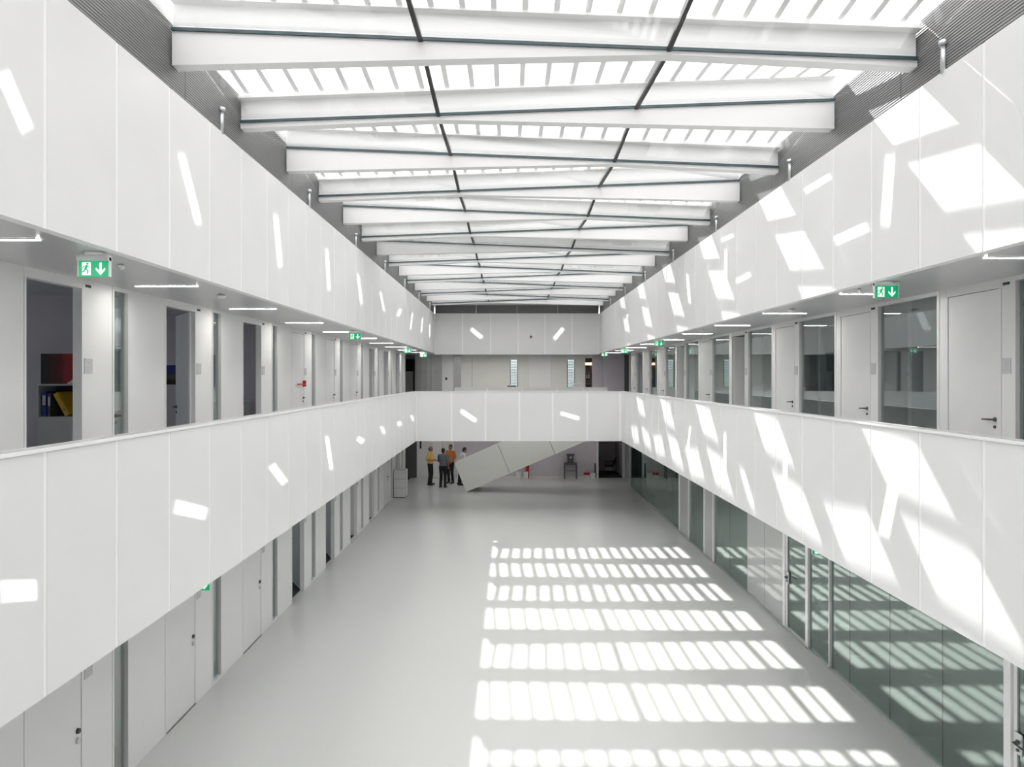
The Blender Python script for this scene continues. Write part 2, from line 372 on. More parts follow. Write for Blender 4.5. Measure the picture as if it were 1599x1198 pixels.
for (y0, f0, t0), (y1, f1, t1) in zip(beams[:-1], beams[1:]):
    a, b = y0+0.05, y1-0.05
    for xa, xb in zip(XJ[:-1], XJ[1:]):          # three panes to a bay
        xa2, xb2 = xa+0.012, xb-0.012
        v = [(xa2, a, f0(xa2)+0.012), (xb2, a, f0(xb2)+0.012), (xb2, b, f1(xb2)+0.012), (xa2, b, f1(xa2)+0.012)]
        v += [(x, y, z+0.016) for x, y, z in v]
        hexa('pane', S(v), 'roofglass', sky)
    for xj in XJ[1:3]:                            # black joints
        v = [(xj-.022, y0+.075, f0(xj)-.03), (xj+.022, y0+.075, f0(xj)-.03), (xj+.022, y1-.075, f1(xj)-.03), (xj-.022, y1-.075, f1(xj)-.03)]
        v += [(x, y, z+0.038) for x, y, z in v]
        hexa('joint', S(v), 'black', sky)
    far = (y0+y1)/2 > 23.0
    for q in range(24):                           # sun louvres on top of the upstands, eight to a pane
        xc = XL+W_*(q+0.5)/24-0.04
        hw, hh = (0.055, 0.10) if far else (0.030, 0.10)
        v = [(xc-hw, y0, f0(xc)+.30), (xc+hw, y0, f0(xc)+.30), (xc+hw, y1, f1(xc)+.30), (xc-hw, y1, f1(xc)+.30)]
        v += [(x, y, z+hh) for x, y, z in v]
        fins.append((y0, v))
for (y0, f0, t0), (y1, f1, t1) in zip(beams[:-1], beams[1:]):
    if t0 == 'B' or y0 > 29:                               # cloth added to block sun: glazed-side third of every second bay, whole last bay
        xa, xb = (XL if y0 > 29 else 2.28), XR
        v = [(xa, y0+.05, f0(xa)+.42), (xb, y0+.05, f0(xb)+.42), (xb, y1-.05, f1(xb)+.42), (xa, y1-.05, f1(xa)+.42)]
        v += [(x, y, z+0.006) for x, y, z in v]
        hexa('added_shade_cloth', S(v), 'cloth', sky)
for a_, b_ in ((16.9, 17.86), (18.2, 18.6)): hexa('added_sun_board', S([(XL, a_, 8.95), (XR, a_, 8.95), (XR, b_, 8.95), (XL, b_, 8.95), (XL, a_, 8.98), (XR, a_, 8.98), (XR, b_, 8.98), (XL, b_, 8.98)]), 'fin', sky)  # boards added above the glass, out of view, to cut one sun band
vis = [f_ for f_ in fins if f_[0] > 3.0][:300]
for y, v in vis: hexa('sun_louvre', S(v), 'fin', sky)
ids = {id(f_) for f_ in vis}
for f_ in fins:
    if id(f_) in ids: continue
    n0 = len(rest_v); rest_v += S(f_[1]); rest_f += [tuple(i+n0 for i in q) for q in BOXF]
o = mesh_obj('sun_louvre_field', rest_v, rest_f, 'fin', sky, kind='stuff')
for yy, xx, s in [(8.40+PITCH*k, XL, 1) for k in range(-2, 7)]+[(6.73+PITCH*k, XR, -1) for k in range(-1, 7)]:
    x0 = xx-s*0.012
    p_ = lathe('roof_post', [(0.028, ZP2-0.015), (0.028, 8.19)], 'steel', sky, axis='Z', seg=12)
    p_.location = (x0, yy-15, -8.2)
    q = lathe('post_head', [(0.045, 8.17), (0.045, 8.215)], 'steel', p_, axis='Z', seg=12)

# ------------------------------------------------------------------ office walls, doors and windows
door_n = [0]; win_n = [0]
def side_fn(xw, s):
    """returns a box builder in wall coordinates: u along the hall, w out of the wall towards the hall"""
    def lb(name, u0, u1, w0, w1, z0, z1, m, parent=None, kind=None):
        return box(name, xw+s*w0, xw+s*w1, u0, u1, z0, z1, m, parent, kind)
    return lb
def lever(parent, xw, s, u, z, direction, w=0.0):
    """rose, spindle and lever; direction = way the lever points along the hall"""
    base = Vector((0, 0, 0)); q = parent
    while q is not None: base += q.location; q = q.parent
    h = lathe('handle', [(0.026, 0.0), (0.026, 0.012), (0.011, 0.012), (0.011, 0.055)], 'handle', parent, axis='X', seg=14)
    if s < 0:
        for v in h.data.vertices: v.co.x = -v.co.x
        h.data.flip_normals()
    h.location = Vector((xw+s*w, u, z))-base
    tube('lever', [(s*0.052, 0, 0), (s*0.055, direction*0.03, 0), (s*0.055, direction*0.14, -0.004)], 0.0105, 'handle', h)
    c = lathe('lock_cylinder', [(0.018, 0.0), (0.018, 0.012)], 'handle', parent, axis='X', seg=12)
    if s < 0:
        for v in c.data.vertices: v.co.x = -v.co.x
        c.data.flip_normals()
    c.location = Vector((xw+s*w, u, z-0.085))-base
def door(xw, s, u0, u1, z0, ztop, hand_u, hand_dir, knob=False, theta=None, hinge=None, plaque_u=None, panic=False, sill=False):
    """a leaf between u0 and u1; theta: opened inwards by that angle round the hinge side"""
    door_n[0] += 1
    lb = side_fn(xw, s)
    d = empty('door_%d' % door_n[0], (xw, u0, z0), kind='structure')
    zl = ztop-0.10
    lb('lintel', u0, u1, -0.10, 0.0, zl, ztop, 'wall', d)
    fl = lb('jamb', u0-0.0, u0+0.03, -0.10, 0.004, z0, zl, 'frame', d); lb('jamb', u1-0.03, u1, -0.10, 0.004, z0, zl, 'frame', d)
    hz = z0+1.06
    if theta is None:
        lb('leaf', u0+0.036, u1-0.036, -0.055, -0.006, z0+0.012, zl-0.008, 'door', d)
        if knob:
            for dz in (0, -0.11):
                c = lathe('knob', [(0.030, 0.0), (0.030, 0.02), (0.024, 0.028)], 'handle' if dz == 0 else 'steel', d, axis='X', seg=14)
                if s < 0:
                    for v in c.data.vertices: v.co.x = -v.co.x
                c.location = Vector((xw-s*0.006, hand_u, hz+dz))-Vector((xw, u0, z0))
        else: lever(d, xw, s, hand_u, hz, hand_dir, -0.006)
        if panic:
            b = lb('panic_bar', hand_u-0.55, hand_u+0.02, 0.03, 0.06, hz+0.30, hz+0.33, 'red', d)
            lb('bar_end', hand_u-0.02, hand_u+0.04, -0.006, 0.06, hz+0.26, hz+0.40, 'red', d)
    else:
        hu = u1-0.035 if hinge == 'far' else u0+0.035
        sg = -1 if hinge == 'far' else 1
        L = u1-u0-0.07
        leaf = empty('leaf', (0, 0, 0)); leaf.parent = d
        leaf.location = Vector((xw-s*0.05, hu, z0))-d.location
        th = math.radians(theta)
        # closed: points along sg*u ; opening swings it to -s*x
        ang = math.atan2(math.cos(th)*sg, -s*math.sin(th))
        leaf.rotation_euler = (0, 0, ang)
        def sub(name, x0, x1, y0, y1, za, zb, m):
            v = [(x0, y0, za), (x1, y0, za), (x1, y1, za), (x0, y1, za), (x0, y0, zb), (x1, y0, zb), (x1, y1, zb), (x0, y1, zb)]
            return hexa(name, v, m, leaf)
        sub('leaf_board', 0.01, L, -0.025, 0.025, 0.012, zl-z0-0.01, 'door')
        for sy in (-1, 1):
            sub('rose', L-0.085, L-0.035, sy*0.025, sy*0.037, 1.035, 1.085, 'handle')
            sub('lever', L-0.20, L-0.05, sy*0.07, sy*0.085, 1.05, 1.072, 'handle')
            sub('lever_neck', L-0.07, L-0.05, sy*0.025, sy*0.085, 1.05, 1.072, 'handle')
            sub('lock_cylinder', L-0.078, L-0.042, sy*0.025, sy*0.035, 0.955, 0.995, 'handle')
        lb('strike_plate', (u0+0.028 if hinge == 'far' else u1-0.036), (u0+0.036 if hinge == 'far' else u1-0.028), -0.075, -0.035, z0+0.92, z0+1.15, 'handle', d)
    if plaque_u is not None:
        lb('closer_mark', plaque_u-0.05, plaque_u+0.05, 0.0, 0.006, zl+0.02, zl+0.05, 'black', d)
        lb('name_plate', plaque_u-0.075, plaque_u+0.075, 0.0, 0.008, z0+1.58, z0+1.75, 'plaque', d)
    if sill: lb('threshold', u0+0.02, u1-0.02, -0.02, 0.012, z0+0.0, z0+0.012, 'sillrubber', d)
    return d
def window(xw, s, u0, u1, z0, z1, fr=0.035, gm='glass', sill=0.0, mid=None):
    win_n[0] += 1
    lb = side_fn(xw, s)
    w = empty('window_%d' % win_n[0], (xw, u0, z0), kind='structure')
    lb('frame', u0, u0+fr, -0.08, 0.006, z0, z1, 'frame', w); lb('frame', u1-fr, u1, -0.08, 0.006, z0, z1, 'frame', w)
    lb('frame_head', u0+fr, u1-fr, -0.08, 0.006, z1-0.05, z1, 'frame', w); lb('frame_foot', u0+fr, u1-fr, -0.08, 0.006, z0, z0+max(0.05, sill), 'frame', w)
    lb('pane', u0+fr-0.004, u1-fr+0.004, -0.05, -0.04, z0+max(0.05, sill)-0.004, z1-0.046, gm, w)
    return w

# --- wall with solid doors (both storeys)
for zf, zt, name, states in ((ZF1, ZS2, 'wall_left_gallery', {-2: 'c', -1: 176, 0: 142, 1: 174, 2: 'p', 3: 'c', 4: 'c', 5: 95, 6: 95, 7: 95}),
                             (ZG, ZS1, 'wall_left_ground', {-2: 'k', -1: 'k', 0: 'k', 1: 'k', 2: 150, 3: 155, 4: 95, 5: 95, 6: 'k', 7: 95})):
    w = empty(name, (WL, 2.8, zf), kind='structure'); lb = side_fn(WL, 1)
    lb('panel', -4.5, 8.52-2*MOD, -0.10, 0, zf, zt, 'wall', w)
    for k in range(-2, 9):
        g = 8.52+MOD*k
        window(WL, 1, g, g+0.38, zf, zt, gm='glass_strip')
        if k == 8: lb('panel', g+0.385, 32.6, -0.10, 0, zf, zt, 'wall', w); break
        lb('panel', g+0.385, g+1.305, -0.10, 0, zf, zt, 'wall', w)
        lb('panel', g+2.285, g+MOD-0.005, -0.10, 0, zf, zt, 'wall', w)
        st = states[k]; u0, u1 = g+1.31, g+2.28
        kw = dict(plaque_u=u1+0.09)
        if isinstance(st, (int, float)): door(WL, 1, u0, u1, zf, zt, 0, 0, theta=st, hinge='far', **kw)
        else: door(WL, 1, u0, u1, zf, zt, u1-0.10, -1, knob=(st == 'k'), panic=(st == 'p'), sill=(st == 'k'), **kw)
# cross walls between the offices behind the solid doors
for zf, zt, nm in ((ZF1, ZS2, 'wall_partition_upper'), (ZG, ZS1, 'wall_partition_ground')):
    for k in range(-2, 8):
        y = 9.50+MOD*k
        box(nm, XO0, WL-0.10, y, y+0.10, zf, zt, 'plaster', kind='structure')
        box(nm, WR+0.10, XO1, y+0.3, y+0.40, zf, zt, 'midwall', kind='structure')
# dark office carpets
for x0, x1, nm in ((XO0, WL-0.10, 'floor_carpet_left'), (WR+0.10, XO1, 'floor_carpet_right')):
    box(nm, x0, x1, -4.5, YW, ZF1, ZF1+0.012, 'carpet', kind='structure')
box('floor_carpet_ground', XO0, WL-0.10, -4.5, YW, 0.0, 0.010, 'carpet', kind='structure')

# --- glazed wall of the upper gallery
w = empty('wall_right_gallery', (WR, 3, ZF1), kind='structure'); lb = side_fn(WR, -1)
for j in range(-3, 8):
    g = 9.0+2.85*j
    window(WR, -1, g, g+1.545, ZF1, ZS2, fr=0.05)
    p0 = g+1.56
    lb('panel', p0-0.012, p0+0.155, -0.10, 0, ZF1, ZS2, 'wall', w)
    lb('panel', p0+1.155, p0+1.287, -0.10, 0, ZF1, ZS2, 'wall', w)
    u0, u1 = p0+0.16, p0+1.15
    if j in (2, 4): door(WR, -1, u0, u1, ZF1, ZS2, 0, 0, theta=75, hinge='far', plaque_u=p0+0.08)
    else: door(WR, -1, u0, u1, ZF1, ZS2, u0+0.11, 1, plaque_u=p0+0.08)
# --- ground floor glass front
lb = side_fn(WR, -1)
w = empty('wall_right_ground', (WR, 3, 0), kind='structure')
def post(u, wd=0.07): lb('post', u-wd/2, u+wd/2, -0.08, 0.03, 0, ZS1, 'frame', w)
for u in (5.2, 6.72, 7.74, 12.96, 14.04, 18.9, 19.8, 21.5, 22.7, 32.0): post(u, 0.11 if u in (7.74, 12.96, 14.04) else 0.08)
post(12.05, 0.03)
lb('glass_channel', -4.5, 32.0, -0.05, 0.03, 0, 0.045, 'steel', w)
def panes(us):
    for a, b in zip(us[:-1], us[1:]):
        lb('pane', a+0.002, b-0.002, -0.02, -0.008, 0.045, ZS1, 'glass_green', w)
panes([-4.5, -2, 0.5, 3.0, 5.16]); panes([5.24, 6.68]); panes([7.80, 8.96, 10.2, 11.4, 12.03]); panes([12.07, 12.90]); panes([16.3, 17.6, 18.86])
for a, b in ((14.10, 15.2), (15.2, 16.3)): lb('back_painted_pane', a+0.006, b-0.006, -0.02, -0.008, 0.045, ZS1, 'backpaint', w)
panes([19.84, 21.46]); panes([22.74, 24.6, 26.6, 28.3, 29.8, 31.96])
for u in (8.96, 10.2, 11.4, 15.2, 16.3, 17.6, 24.6, 26.6, 28.3, 29.8): lb('joint', u-0.002, u+0.002, -0.019, -0.0075, 0.045, ZS1, 'black' if u < 20 else 'steel', w)
lb('panel', 18.94, 19.76, -0.05, 0, 0, ZS1, 'fogdoor', w); lb('panel', 21.54, 22.66, -0.05, 0, 0, ZS1, 'fogdoor', w)
for u0, u1, hu, hd in ((6.76, 7.68, 7.60, -1), (13.02, 13.98, 13.90, -1)):
    door_n[0] += 1
    d = empty('door_%d' % door_n[0], (WR, u0, 0), kind='structure')
    lb('pane', u0+0.05, u1-0.05, -0.03, -0.018, 0.06, ZS1-0.05, 'glass_green', d)
    lb('stile', u0, u0+0.05, -0.05, 0.0, 0.01, ZS1, 'frame', d); lb('stile', u1-0.05, u1, -0.05, 0.0, 0.01, ZS1, 'frame', d)
    lb('rail', u0+0.05, u1-0.05, -0.05, 0.0, 0.01, 0.06, 'frame', d); lb('rail', u0+0.05, u1-0.05, -0.05, 0.0, ZS1-0.05, ZS1, 'frame', d)
    lb('lock_plate', hu-0.06, hu+0.06, -0.006, 0.012, 0.93, 1.16, 'steel', d)
    lever(d, WR, -1, hu, 1.06, hd, 0.012)
lb('door_label', 7.86, 8.02, -0.006, -0.004, 2.06, 2.20, 'paper', w)
# inner lining behind part of the glass (pale partition) and dark rooms
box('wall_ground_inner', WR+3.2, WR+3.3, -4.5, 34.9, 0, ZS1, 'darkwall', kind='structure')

# ------------------------------------------------------------------ back wall, ground floor (at YW)
bx_ = lambda px: (px-795)*YW/FPX
w = empty('wall_back_ground', (0, YW, 0), kind='structure')
def bw(name, p0, p1, z0, z1, m, d0=0.0, d1=0.12, parent=w): return box(name, bx_(p0), bx_(p1), YW+d0, YW+d1, z0, z1, m, parent)
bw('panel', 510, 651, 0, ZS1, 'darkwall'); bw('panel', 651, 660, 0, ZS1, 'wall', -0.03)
bw('panel', 660, 675, 0, ZS1, 'wall'); bw('panel', 675.3, 690, 0, ZS1, 'wall'); bw('panel', 690.5, 709, 0, ZS1, 'pale')
bw('panel', 709.3, 738, 0, ZS1, 'plaster'); bw('panel', 738, 931, 0, ZS1, 'plaster')
bw('pilaster', 931, 934.2, 0, ZS1, 'frame', -0.10); bw('pilaster', 972, 975.5, 0, ZS1, 'frame', -0.05)
bw('panel', 975.5, 1110, 0, ZS1, 'plaster'); bw('lintel', 934.2, 972, 2.45, ZS1, 'plaster')
bw('call_plate', 655.5, 658.2, 1.45, 1.95, 'black', -0.05, -0.03)
bw('skirting', 738, 931, 0, 0.06, 'pale', -0.012, 0)
box('wall_store_back', bx_(925), bx_(990), YW+2.6, YW+2.7, 0, ZS1, 'plaster', kind='structure')
box('wall_store_left', bx_(934)-0.1, bx_(934), YW+0.12, YW+2.6, 0, ZS1, 'darkwall', kind='structure')
box('wall_store_right', bx_(973), bx_(973)+0.1, YW+0.12, YW+2.6, 0, ZS1, 'plaster', kind='structure')
box('floor_store', bx_(934), bx_(973), YW, YW+2.6, 0.0, 0.012, 'carpet', kind='structure')

# ------------------------------------------------------------------ back wall, gallery floor
w = empty('wall_back_gallery', (0, YW, ZF1), kind='structure')
def b1(name, p0, p1, m, z0=ZF1, z1=ZS2, d0=0.0, d1=0.12): return box(name, bx_(p0), bx_(p1), YW+d0, YW+d1, z0, z1, m, w)
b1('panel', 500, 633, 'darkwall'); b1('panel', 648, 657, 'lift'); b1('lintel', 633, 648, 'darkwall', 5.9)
for a, b in ((657.3, 665), (665.3, 673), (673.3, 690)): b1('lift_panel', a, b, 'lift')
b1('panel', 690.3, 708, 'wall', d0=-0.05); b1('call_plate', 695.5, 698.5, 'black', 4.86, 4.98, -0.075, -0.05)
b1('mirror_strip', 708.2, 719.6, 'lift', 4.3); b1('panel', 708.2, 719.6, 'wall', ZF1, 4.3)
for a, b in ((719.9, 737), (737.3, 767), (767.3, 796.6), (808.6, 825), (861, 885.4), (897.6, 914)): b1('panel', a, b, 'pale')
b1('panel', 825.3, 860.7, 'wall', d0=0.012)
for a, b in ((796.6, 808.6), (885.4, 897.6)):
    b1('lintel', a, b, 'wall', 5.85); b1('sill', a, b, 'wall', ZF1, 4.35)
b1('panel', 925, 941, 'plaster'); b1('panel', 941.3, 975, 'plaster'); b1('panel', 975.3, 982, 'darkwall'); b1('panel', 982, 1100, 'wall')
b1('lintel', 914, 925, 'pale', 5.95)
for i, (a, b) in enumerate(((796.6, 808.6), (885.4, 897.6))):     # two windows with blinds to the outside
    win_n[0] += 1
    wd = empty('window_%d' % win_n[0], (bx_(a), YW, 4.35), kind='structure')
    box('pane', bx_(a), bx_(b), YW+0.05, YW+0.06, 4.35, 5.85, 'glass', wd)
    box('frame', bx_(a), bx_(a)+0.035, YW-0.01, YW+0.10, 4.35, 5.85, 'handle', wd); box('frame', bx_(b)-0.035, bx_(b), YW-0.01, YW+0.10, 4.35, 5.85, 'handle', wd)
    for q in range(18):
        z = 4.40+q*0.08
        v = [(bx_(a)+.04, YW+.075, z), (bx_(b)-.04, YW+.075, z), (bx_(b)-.04, YW+.115, z+.062), (bx_(a)+.04, YW+.115, z+.062)]
        v += [(x, y+0.003, z_+0.003) for x, y, z_ in v]
        hexa('blind_slat', [tuple(Vector(q_)-wd.location) for q_ in v], 'fin', wd)
for a, b in ((500, 633), (648, 796.6), (808.6, 885.4), (897.6, 914), (925, 1100)): b1('lining', a, b, 'pale', d0=0.12, d1=0.17)
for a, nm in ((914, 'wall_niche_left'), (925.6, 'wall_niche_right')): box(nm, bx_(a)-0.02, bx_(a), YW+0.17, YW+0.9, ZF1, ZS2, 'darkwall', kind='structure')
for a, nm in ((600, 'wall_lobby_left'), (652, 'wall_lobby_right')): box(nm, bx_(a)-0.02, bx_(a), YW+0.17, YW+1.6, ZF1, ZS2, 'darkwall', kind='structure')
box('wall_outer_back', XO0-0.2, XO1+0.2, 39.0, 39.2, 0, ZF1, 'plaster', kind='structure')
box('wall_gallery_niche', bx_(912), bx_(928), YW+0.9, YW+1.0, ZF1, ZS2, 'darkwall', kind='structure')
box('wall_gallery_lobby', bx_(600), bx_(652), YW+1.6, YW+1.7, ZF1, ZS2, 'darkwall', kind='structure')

# ------------------------------------------------------------------ staircase rising behind the bridge
ph = math.radians(14); rise = math.radians(24)
st = empty('staircase', (-1.87, 30.65, 0.0), -ph)
tag(st, 'off-white boxed staircase tilting up from the ground floor behind the bridge', 'staircase')
L_, T_, WD = 6.3, 1.36, 1.45
def SP(s_, t_): return (s_*math.cos(rise)-t_*math.sin(rise), s_*math.sin(rise)+t_*math.cos(rise))
cuts = [0.0, 2.15, 4.3, L_]
for yb in (0.0, WD-0.06):
    for a, b in zip(cuts[:-1], cuts[1:]):
        prism('side_panel', [SP(a+0.012, 0), SP(b-0.012, 0), SP(b-0.012, T_), SP(a+0.012, T_)], 'Y', yb, yb+0.06, 'stair', st)
prism('soffit_board', [SP(0.02, 0.02), SP(L_, 0.02), SP(L_, 0.08), SP(0.02, 0.08)], 'Y', 0.06, WD-0.06, 'stair', st)
ns = 15
for i in range(ns):
    x0 = 0.15+i*0.375; z1 = (i+1)*0.167+0.20
    prism('tread', [(x0, z1-0.04), (x0+0.40, z1-0.04), (x0+0.40, z1), (x0, z1)], 'Y', 0.06, WD-0.06, 'sillrubber', st)
prism('core_board', [SP(0.02, 0.05), SP(L_, 0.05), SP(L_, T_-0.03), SP(0.02, T_-0.03)], 'Y', 0.06, 0.07, 'sillrubber', st)
prism('handrail', [SP(0.1, T_), SP(L_, T_), SP(L_, T_+0.03), SP(0.1, T_+0.03)], 'Y', -0.005, 0.07, 'cap', st)

# ------------------------------------------------------------------ lights in the gallery soffits
def ceil_light(x0, x1, y, label, group):
    t = empty('ceiling_light', ((x0+x1)/2, y, ZS2-0.012))
    box('diffuser', x0+0.012, x1-0.012, y-0.03, y+0.03, ZS2-0.010, ZS2-0.004, 'lamp', t)
    box('rim', x0, x1, y-0.042, y-0.03, ZS2-0.012, ZS2-0.001, 'white', t); box('rim', x0, x1, y+0.03, y+0.042, ZS2-0.012, ZS2-0.001, 'white', t)
    tag(t, label, 'light', group)
for k in range(-1, 10):
    ceil_light(-4.50, -3.74, 5.6+2.85*k, 'slim lit strip light in the soffit over the gallery of solid doors', 'strip lights over the gallery of solid doors')
    ceil_light(4.36, 5.12, 6.45+2.82*k, 'slim lit strip light in the soffit over the glazed gallery', 'strip lights over the glazed gallery')
for x in (-3.6, -1.2, 1.2, 3.6):  # added lights, hidden by the bridge, to brighten the stair and rear ground floor
    t = empty('added_fill_light', (x, 33.6, ZS1)); box('diffuser', x-0.45, x+0.45, 33.48, 33.72, ZS1-0.012, ZS1-0.004, 'fill_lamp', t); box('frame', x-0.47, x+0.47, 33.46, 33.74, ZS1-0.004, ZS1, 'white', t)
    tag(t, 'flat square-edged fill light added over the ground floor behind the stairs', 'light', 'added fill lights behind the stairs')
for x in (-2.9, -1.6, -0.3, 1.0, 2.3):  # added strips, out of view behind the upper parapet, brighten the back wall
    ceil_light(x, x+0.9, 33.3, 'slim strip light added in the soffit to brighten the back wall', 'added strip lights before the back wall')
def detector(x, y, label, r=0.06):
    t = lathe('smoke_detector', [(r*0.6, 0), (r, -0.012), (r, -0.03), (r*0.55, -0.05), (r*0.2, -0.055)][::-1], 'white', loc=(x, y, ZS2), seg=18)
    tag(t, label, 'detector')
detector(-3.83, 9.38, 'round white smoke detector by the second strip light, gallery of solid doors')
detector(-3.78, 6.87, 'small white ceiling sensor beside the large exit sign, solid door gallery', 0.03)
detector(4.55, 11.35, 'round white smoke detector under the soffit of the glazed gallery, near bright patches')
detector(4.5, 16.4, 'round white smoke detector further along the soffit of the glazed gallery')
detector(4.35, 8.75, 'tiny white ceiling sensor beside the exit sign of the glazed gallery', 0.025)

# ------------------------------------------------------------------ exit signs
def poly_obj(name, polys, m, parent, y):
    v, f = [], []
    for pl in polys:
        n0 = len(v); n = len(pl); v += [(x, y, z) for x, z in pl]+[(x, y+0.002, z) for x, z in pl]
        f.append(tuple(range(n0, n0+n))); f.append(tuple(range(n0+2*n-1, n0+n-1, -1)))
        f += [(n0+i, n0+n+i, n0+n+(i+1) % n, n0+(i+1) % n) for i in range(n)]
    o = mesh_obj(name, v, f, m, parent)
    bm = bmesh.new(); bm.from_mesh(o.data); bmesh.ops.recalc_face_normals(bm, faces=bm.faces); bm.to_mesh(o.data); bm.free()
    return o
def limb(x0, z0, x1, z1, w):
    d = Vector((x1-x0, z1-z0)).normalized(); n = Vector((-d.y, d.x))*w/2
    return [(x0-n.x, z0-n.y), (x1-n.x, z1-n.y), (x1+n.x, z1+n.y), (x0+n.x, z0+n.y)]
def circ(cx, cz, r, n=10): return [(cx+r*math.cos(2*math.pi*i/n), cz+r*math.sin(2*math.pi*i/n)) for i in range(n)]
def exit_sign(cx, y, zc, wd=0.295, label='', gz=ZS2):
    hw, hh = wd/2, wd*0.265
    t = empty('exit_sign', (cx, y, zc))
    v = lambda x0, x1, y0, y1, z0, z1: [(x0, y0, z0), (x1, y0, z0), (x1, y1, z0), (x0, y1, z0), (x0, y0, z1), (x1, y0, z1), (x1, y1, z1), (x0, y1, z1)]
    hexa('panel', v(-hw, hw, -0.012, 0.012, -hh, hh), 'green', t)
    hexa('edge_clip', v(hw, hw+0.008, -0.016, 0.016, -hh, hh+0.03), 'white', t); hexa('edge_clip', v(-hw-0.008, -hw, -0.016, 0.016, -hh, hh+0.03), 'white', t)
    hexa('top_rail', v(-hw-0.008, hw+0.008, -0.03, 0.03, hh, hh+0.045), 'white', t)
    lathe('ceiling_rose', [(0.075, gz-zc-0.03), (0.09, gz-zc)], 'white', t, seg=18)
    hexa('stem', v(-0.02, 0.02, -0.02, 0.02, hh+0.04, gz-zc-0.02), 'white', t)
    u = hh/0.078
    for sy in (-1, 1):
        yy = -0.0145 if sy < 0 else 0.0125
        dr = poly_obj('doorway', [[(-0.112*u, -0.062*u), (-0.028*u, -0.062*u), (-0.028*u, 0.062*u), (-0.112*u, 0.062*u)]], 'pict', t, yy)
        yf = yy-0.0025 if sy < 0 else yy+0.0025
        P = lambda pl: [(x*u, z*u) for x, z in pl]
        poly_obj('running_figure', [P(circ(-0.058, 0.047, 0.0115)), P(limb(-0.062, 0.034, -0.078, -0.004, 0.023)), P(limb(-0.062, 0.030, -0.036, 0.018, 0.009)), P(limb(-0.066, 0.028, -0.097, 0.022, 0.009)), P(limb(-0.097, 0.024, -0.104, 0.000, 0.009)),
            P(limb(-0.077, 0.000, -0.052, -0.018, 0.013)), P(limb(-0.052, -0.016, -0.060, -0.052, 0.012)), P(limb(-0.080, -0.002, -0.090, -0.026, 0.013)), P(limb(-0.088, -0.026, -0.112, -0.032, 0.012))], 'green', dr, yf)
        poly_obj('arrow', [P([(0.058, 0.060), (0.078, 0.060), (0.078, -0.022), (0.058, -0.022)]), P([(0.068, -0.062), (0.112, -0.012), (0.112, 0.010), (0.068, -0.036)]), P([(0.068, -0.062), (0.068, -0.036), (0.024, 0.010), (0.024, -0.012)])], 'pict', t, yy)
    tag(t, label, 'exit sign', 'green exit signs')
    return t
def sign_at(px, py, wpx, label, wd=0.25):
    y = FPX*wd/wpx; exit_sign((px-795)*y/FPX, y, EYE+(589-py)*y/FPX, wd, label)
sign_at(147.5, 420, 47, 'green exit sign with down arrow by the open office with red picture', 0.265)
sign_at(554.5, 525.5, 18.5, 'green exit sign with down arrow mid-way along the gallery of solid doors', 0.28)
sign_at(636.5, 548, 11.5, 'green exit sign by the last open doors of the solid door gallery', 0.27)
sign_at(661.3, 555, 9.8, 'green exit sign hanging in front of the steel lift doors', 0.28)
sign_at(1383.5, 456, 36, 'green exit sign with down arrow in the glazed gallery beside reflecting glass', 0.265)
sign_at(1029, 536.5, 14.5, 'green exit sign with down arrow mid-way along the glazed gallery', 0.27)
sign_at(974.5, 548.5, 11.0, 'green exit sign near the far end of the glazed gallery', 0.265)
sign_at(943.6, 553.5, 9.6, 'green exit sign by the bookcase niche in the back wall', 0.28)
exit_sign(-3.84, 8.75, 2.42, 0.25, 'green exit sign under the gallery soffit above a closed ground floor door', ZS1)
exit_sign(4.86, 11.0, 2.30, 0.25, 'green exit sign under the gallery soffit before the green glass front', ZS1)

# dome camera on the back parapet
t = empty('dome_camera', ((829-795)*YB2/FPX, YB2-0.0, EYE+(589-526)*YB2/FPX))
lathe('mount', [(0.07, 0.0), (0.07, -0.04)], 'white', t, axis='Y', seg=16); lathe('dome', [(0.055, -0.04), (0.05, -0.075), (0.03, -0.10), (0.005, -0.105)], 'darkgrey', t, axis='Y', seg=16)
tag(t, 'small round security camera on the white upper back parapet', 'camera')

# ------------------------------------------------------------------ things in the offices and at the far end
# office 1: shelf unit with binders, red picture on top
sx0, sx1, sy, sz = -6.05, -5.02, 9.02, ZF1+0.012
t = empty('shelf_cabinet', ((sx0+sx1)/2, sy+0.2, sz))
def cb(n, x0, x1, y0, y1, z0, z1, m): return box(n, x0, x1, y0, y1, z0, z1, m, t)
cb('base', sx0, sx1, sy+0.01, sy+0.38, sz, sz+0.06, 'darkgrey')
cb('lower_body', sx0, sx1, sy+0.02, sy+0.38, sz+0.06, sz+1.02, 'cabinet')
for i in range(2): 
    d_ = cb('drawer_front', sx0+0.01, sx1-0.01, sy, sy+0.02, sz+0.07+i*0.475, sz+0.535+i*0.475, 'cabinet')
    k_ = lathe('lock', [(0.025, 0), (0.025, -0.012)], 'darkgrey', d_, loc=(0.03, -0.01, 0.14), axis='Y', seg=12)
cb('side', sx0, sx0+0.02, sy, sy+0.38, sz+1.02, sz+1.42, 'cabinet'); cb('side', sx1-0.02, sx1, sy, sy+0.38, sz+1.02, sz+1.42, 'cabinet')
cb('back_board', sx0+0.02, sx1-0.02, sy+0.36, sy+0.38, sz+1.02, sz+1.42, 'darkgrey'); cb('top_board', sx0, sx1, sy, sy+0.38, sz+1.42, sz+1.44, 'cabinet')
tag(t, 'light grey metal shelf cabinet with drawers standing in the first open office', 'cabinet')
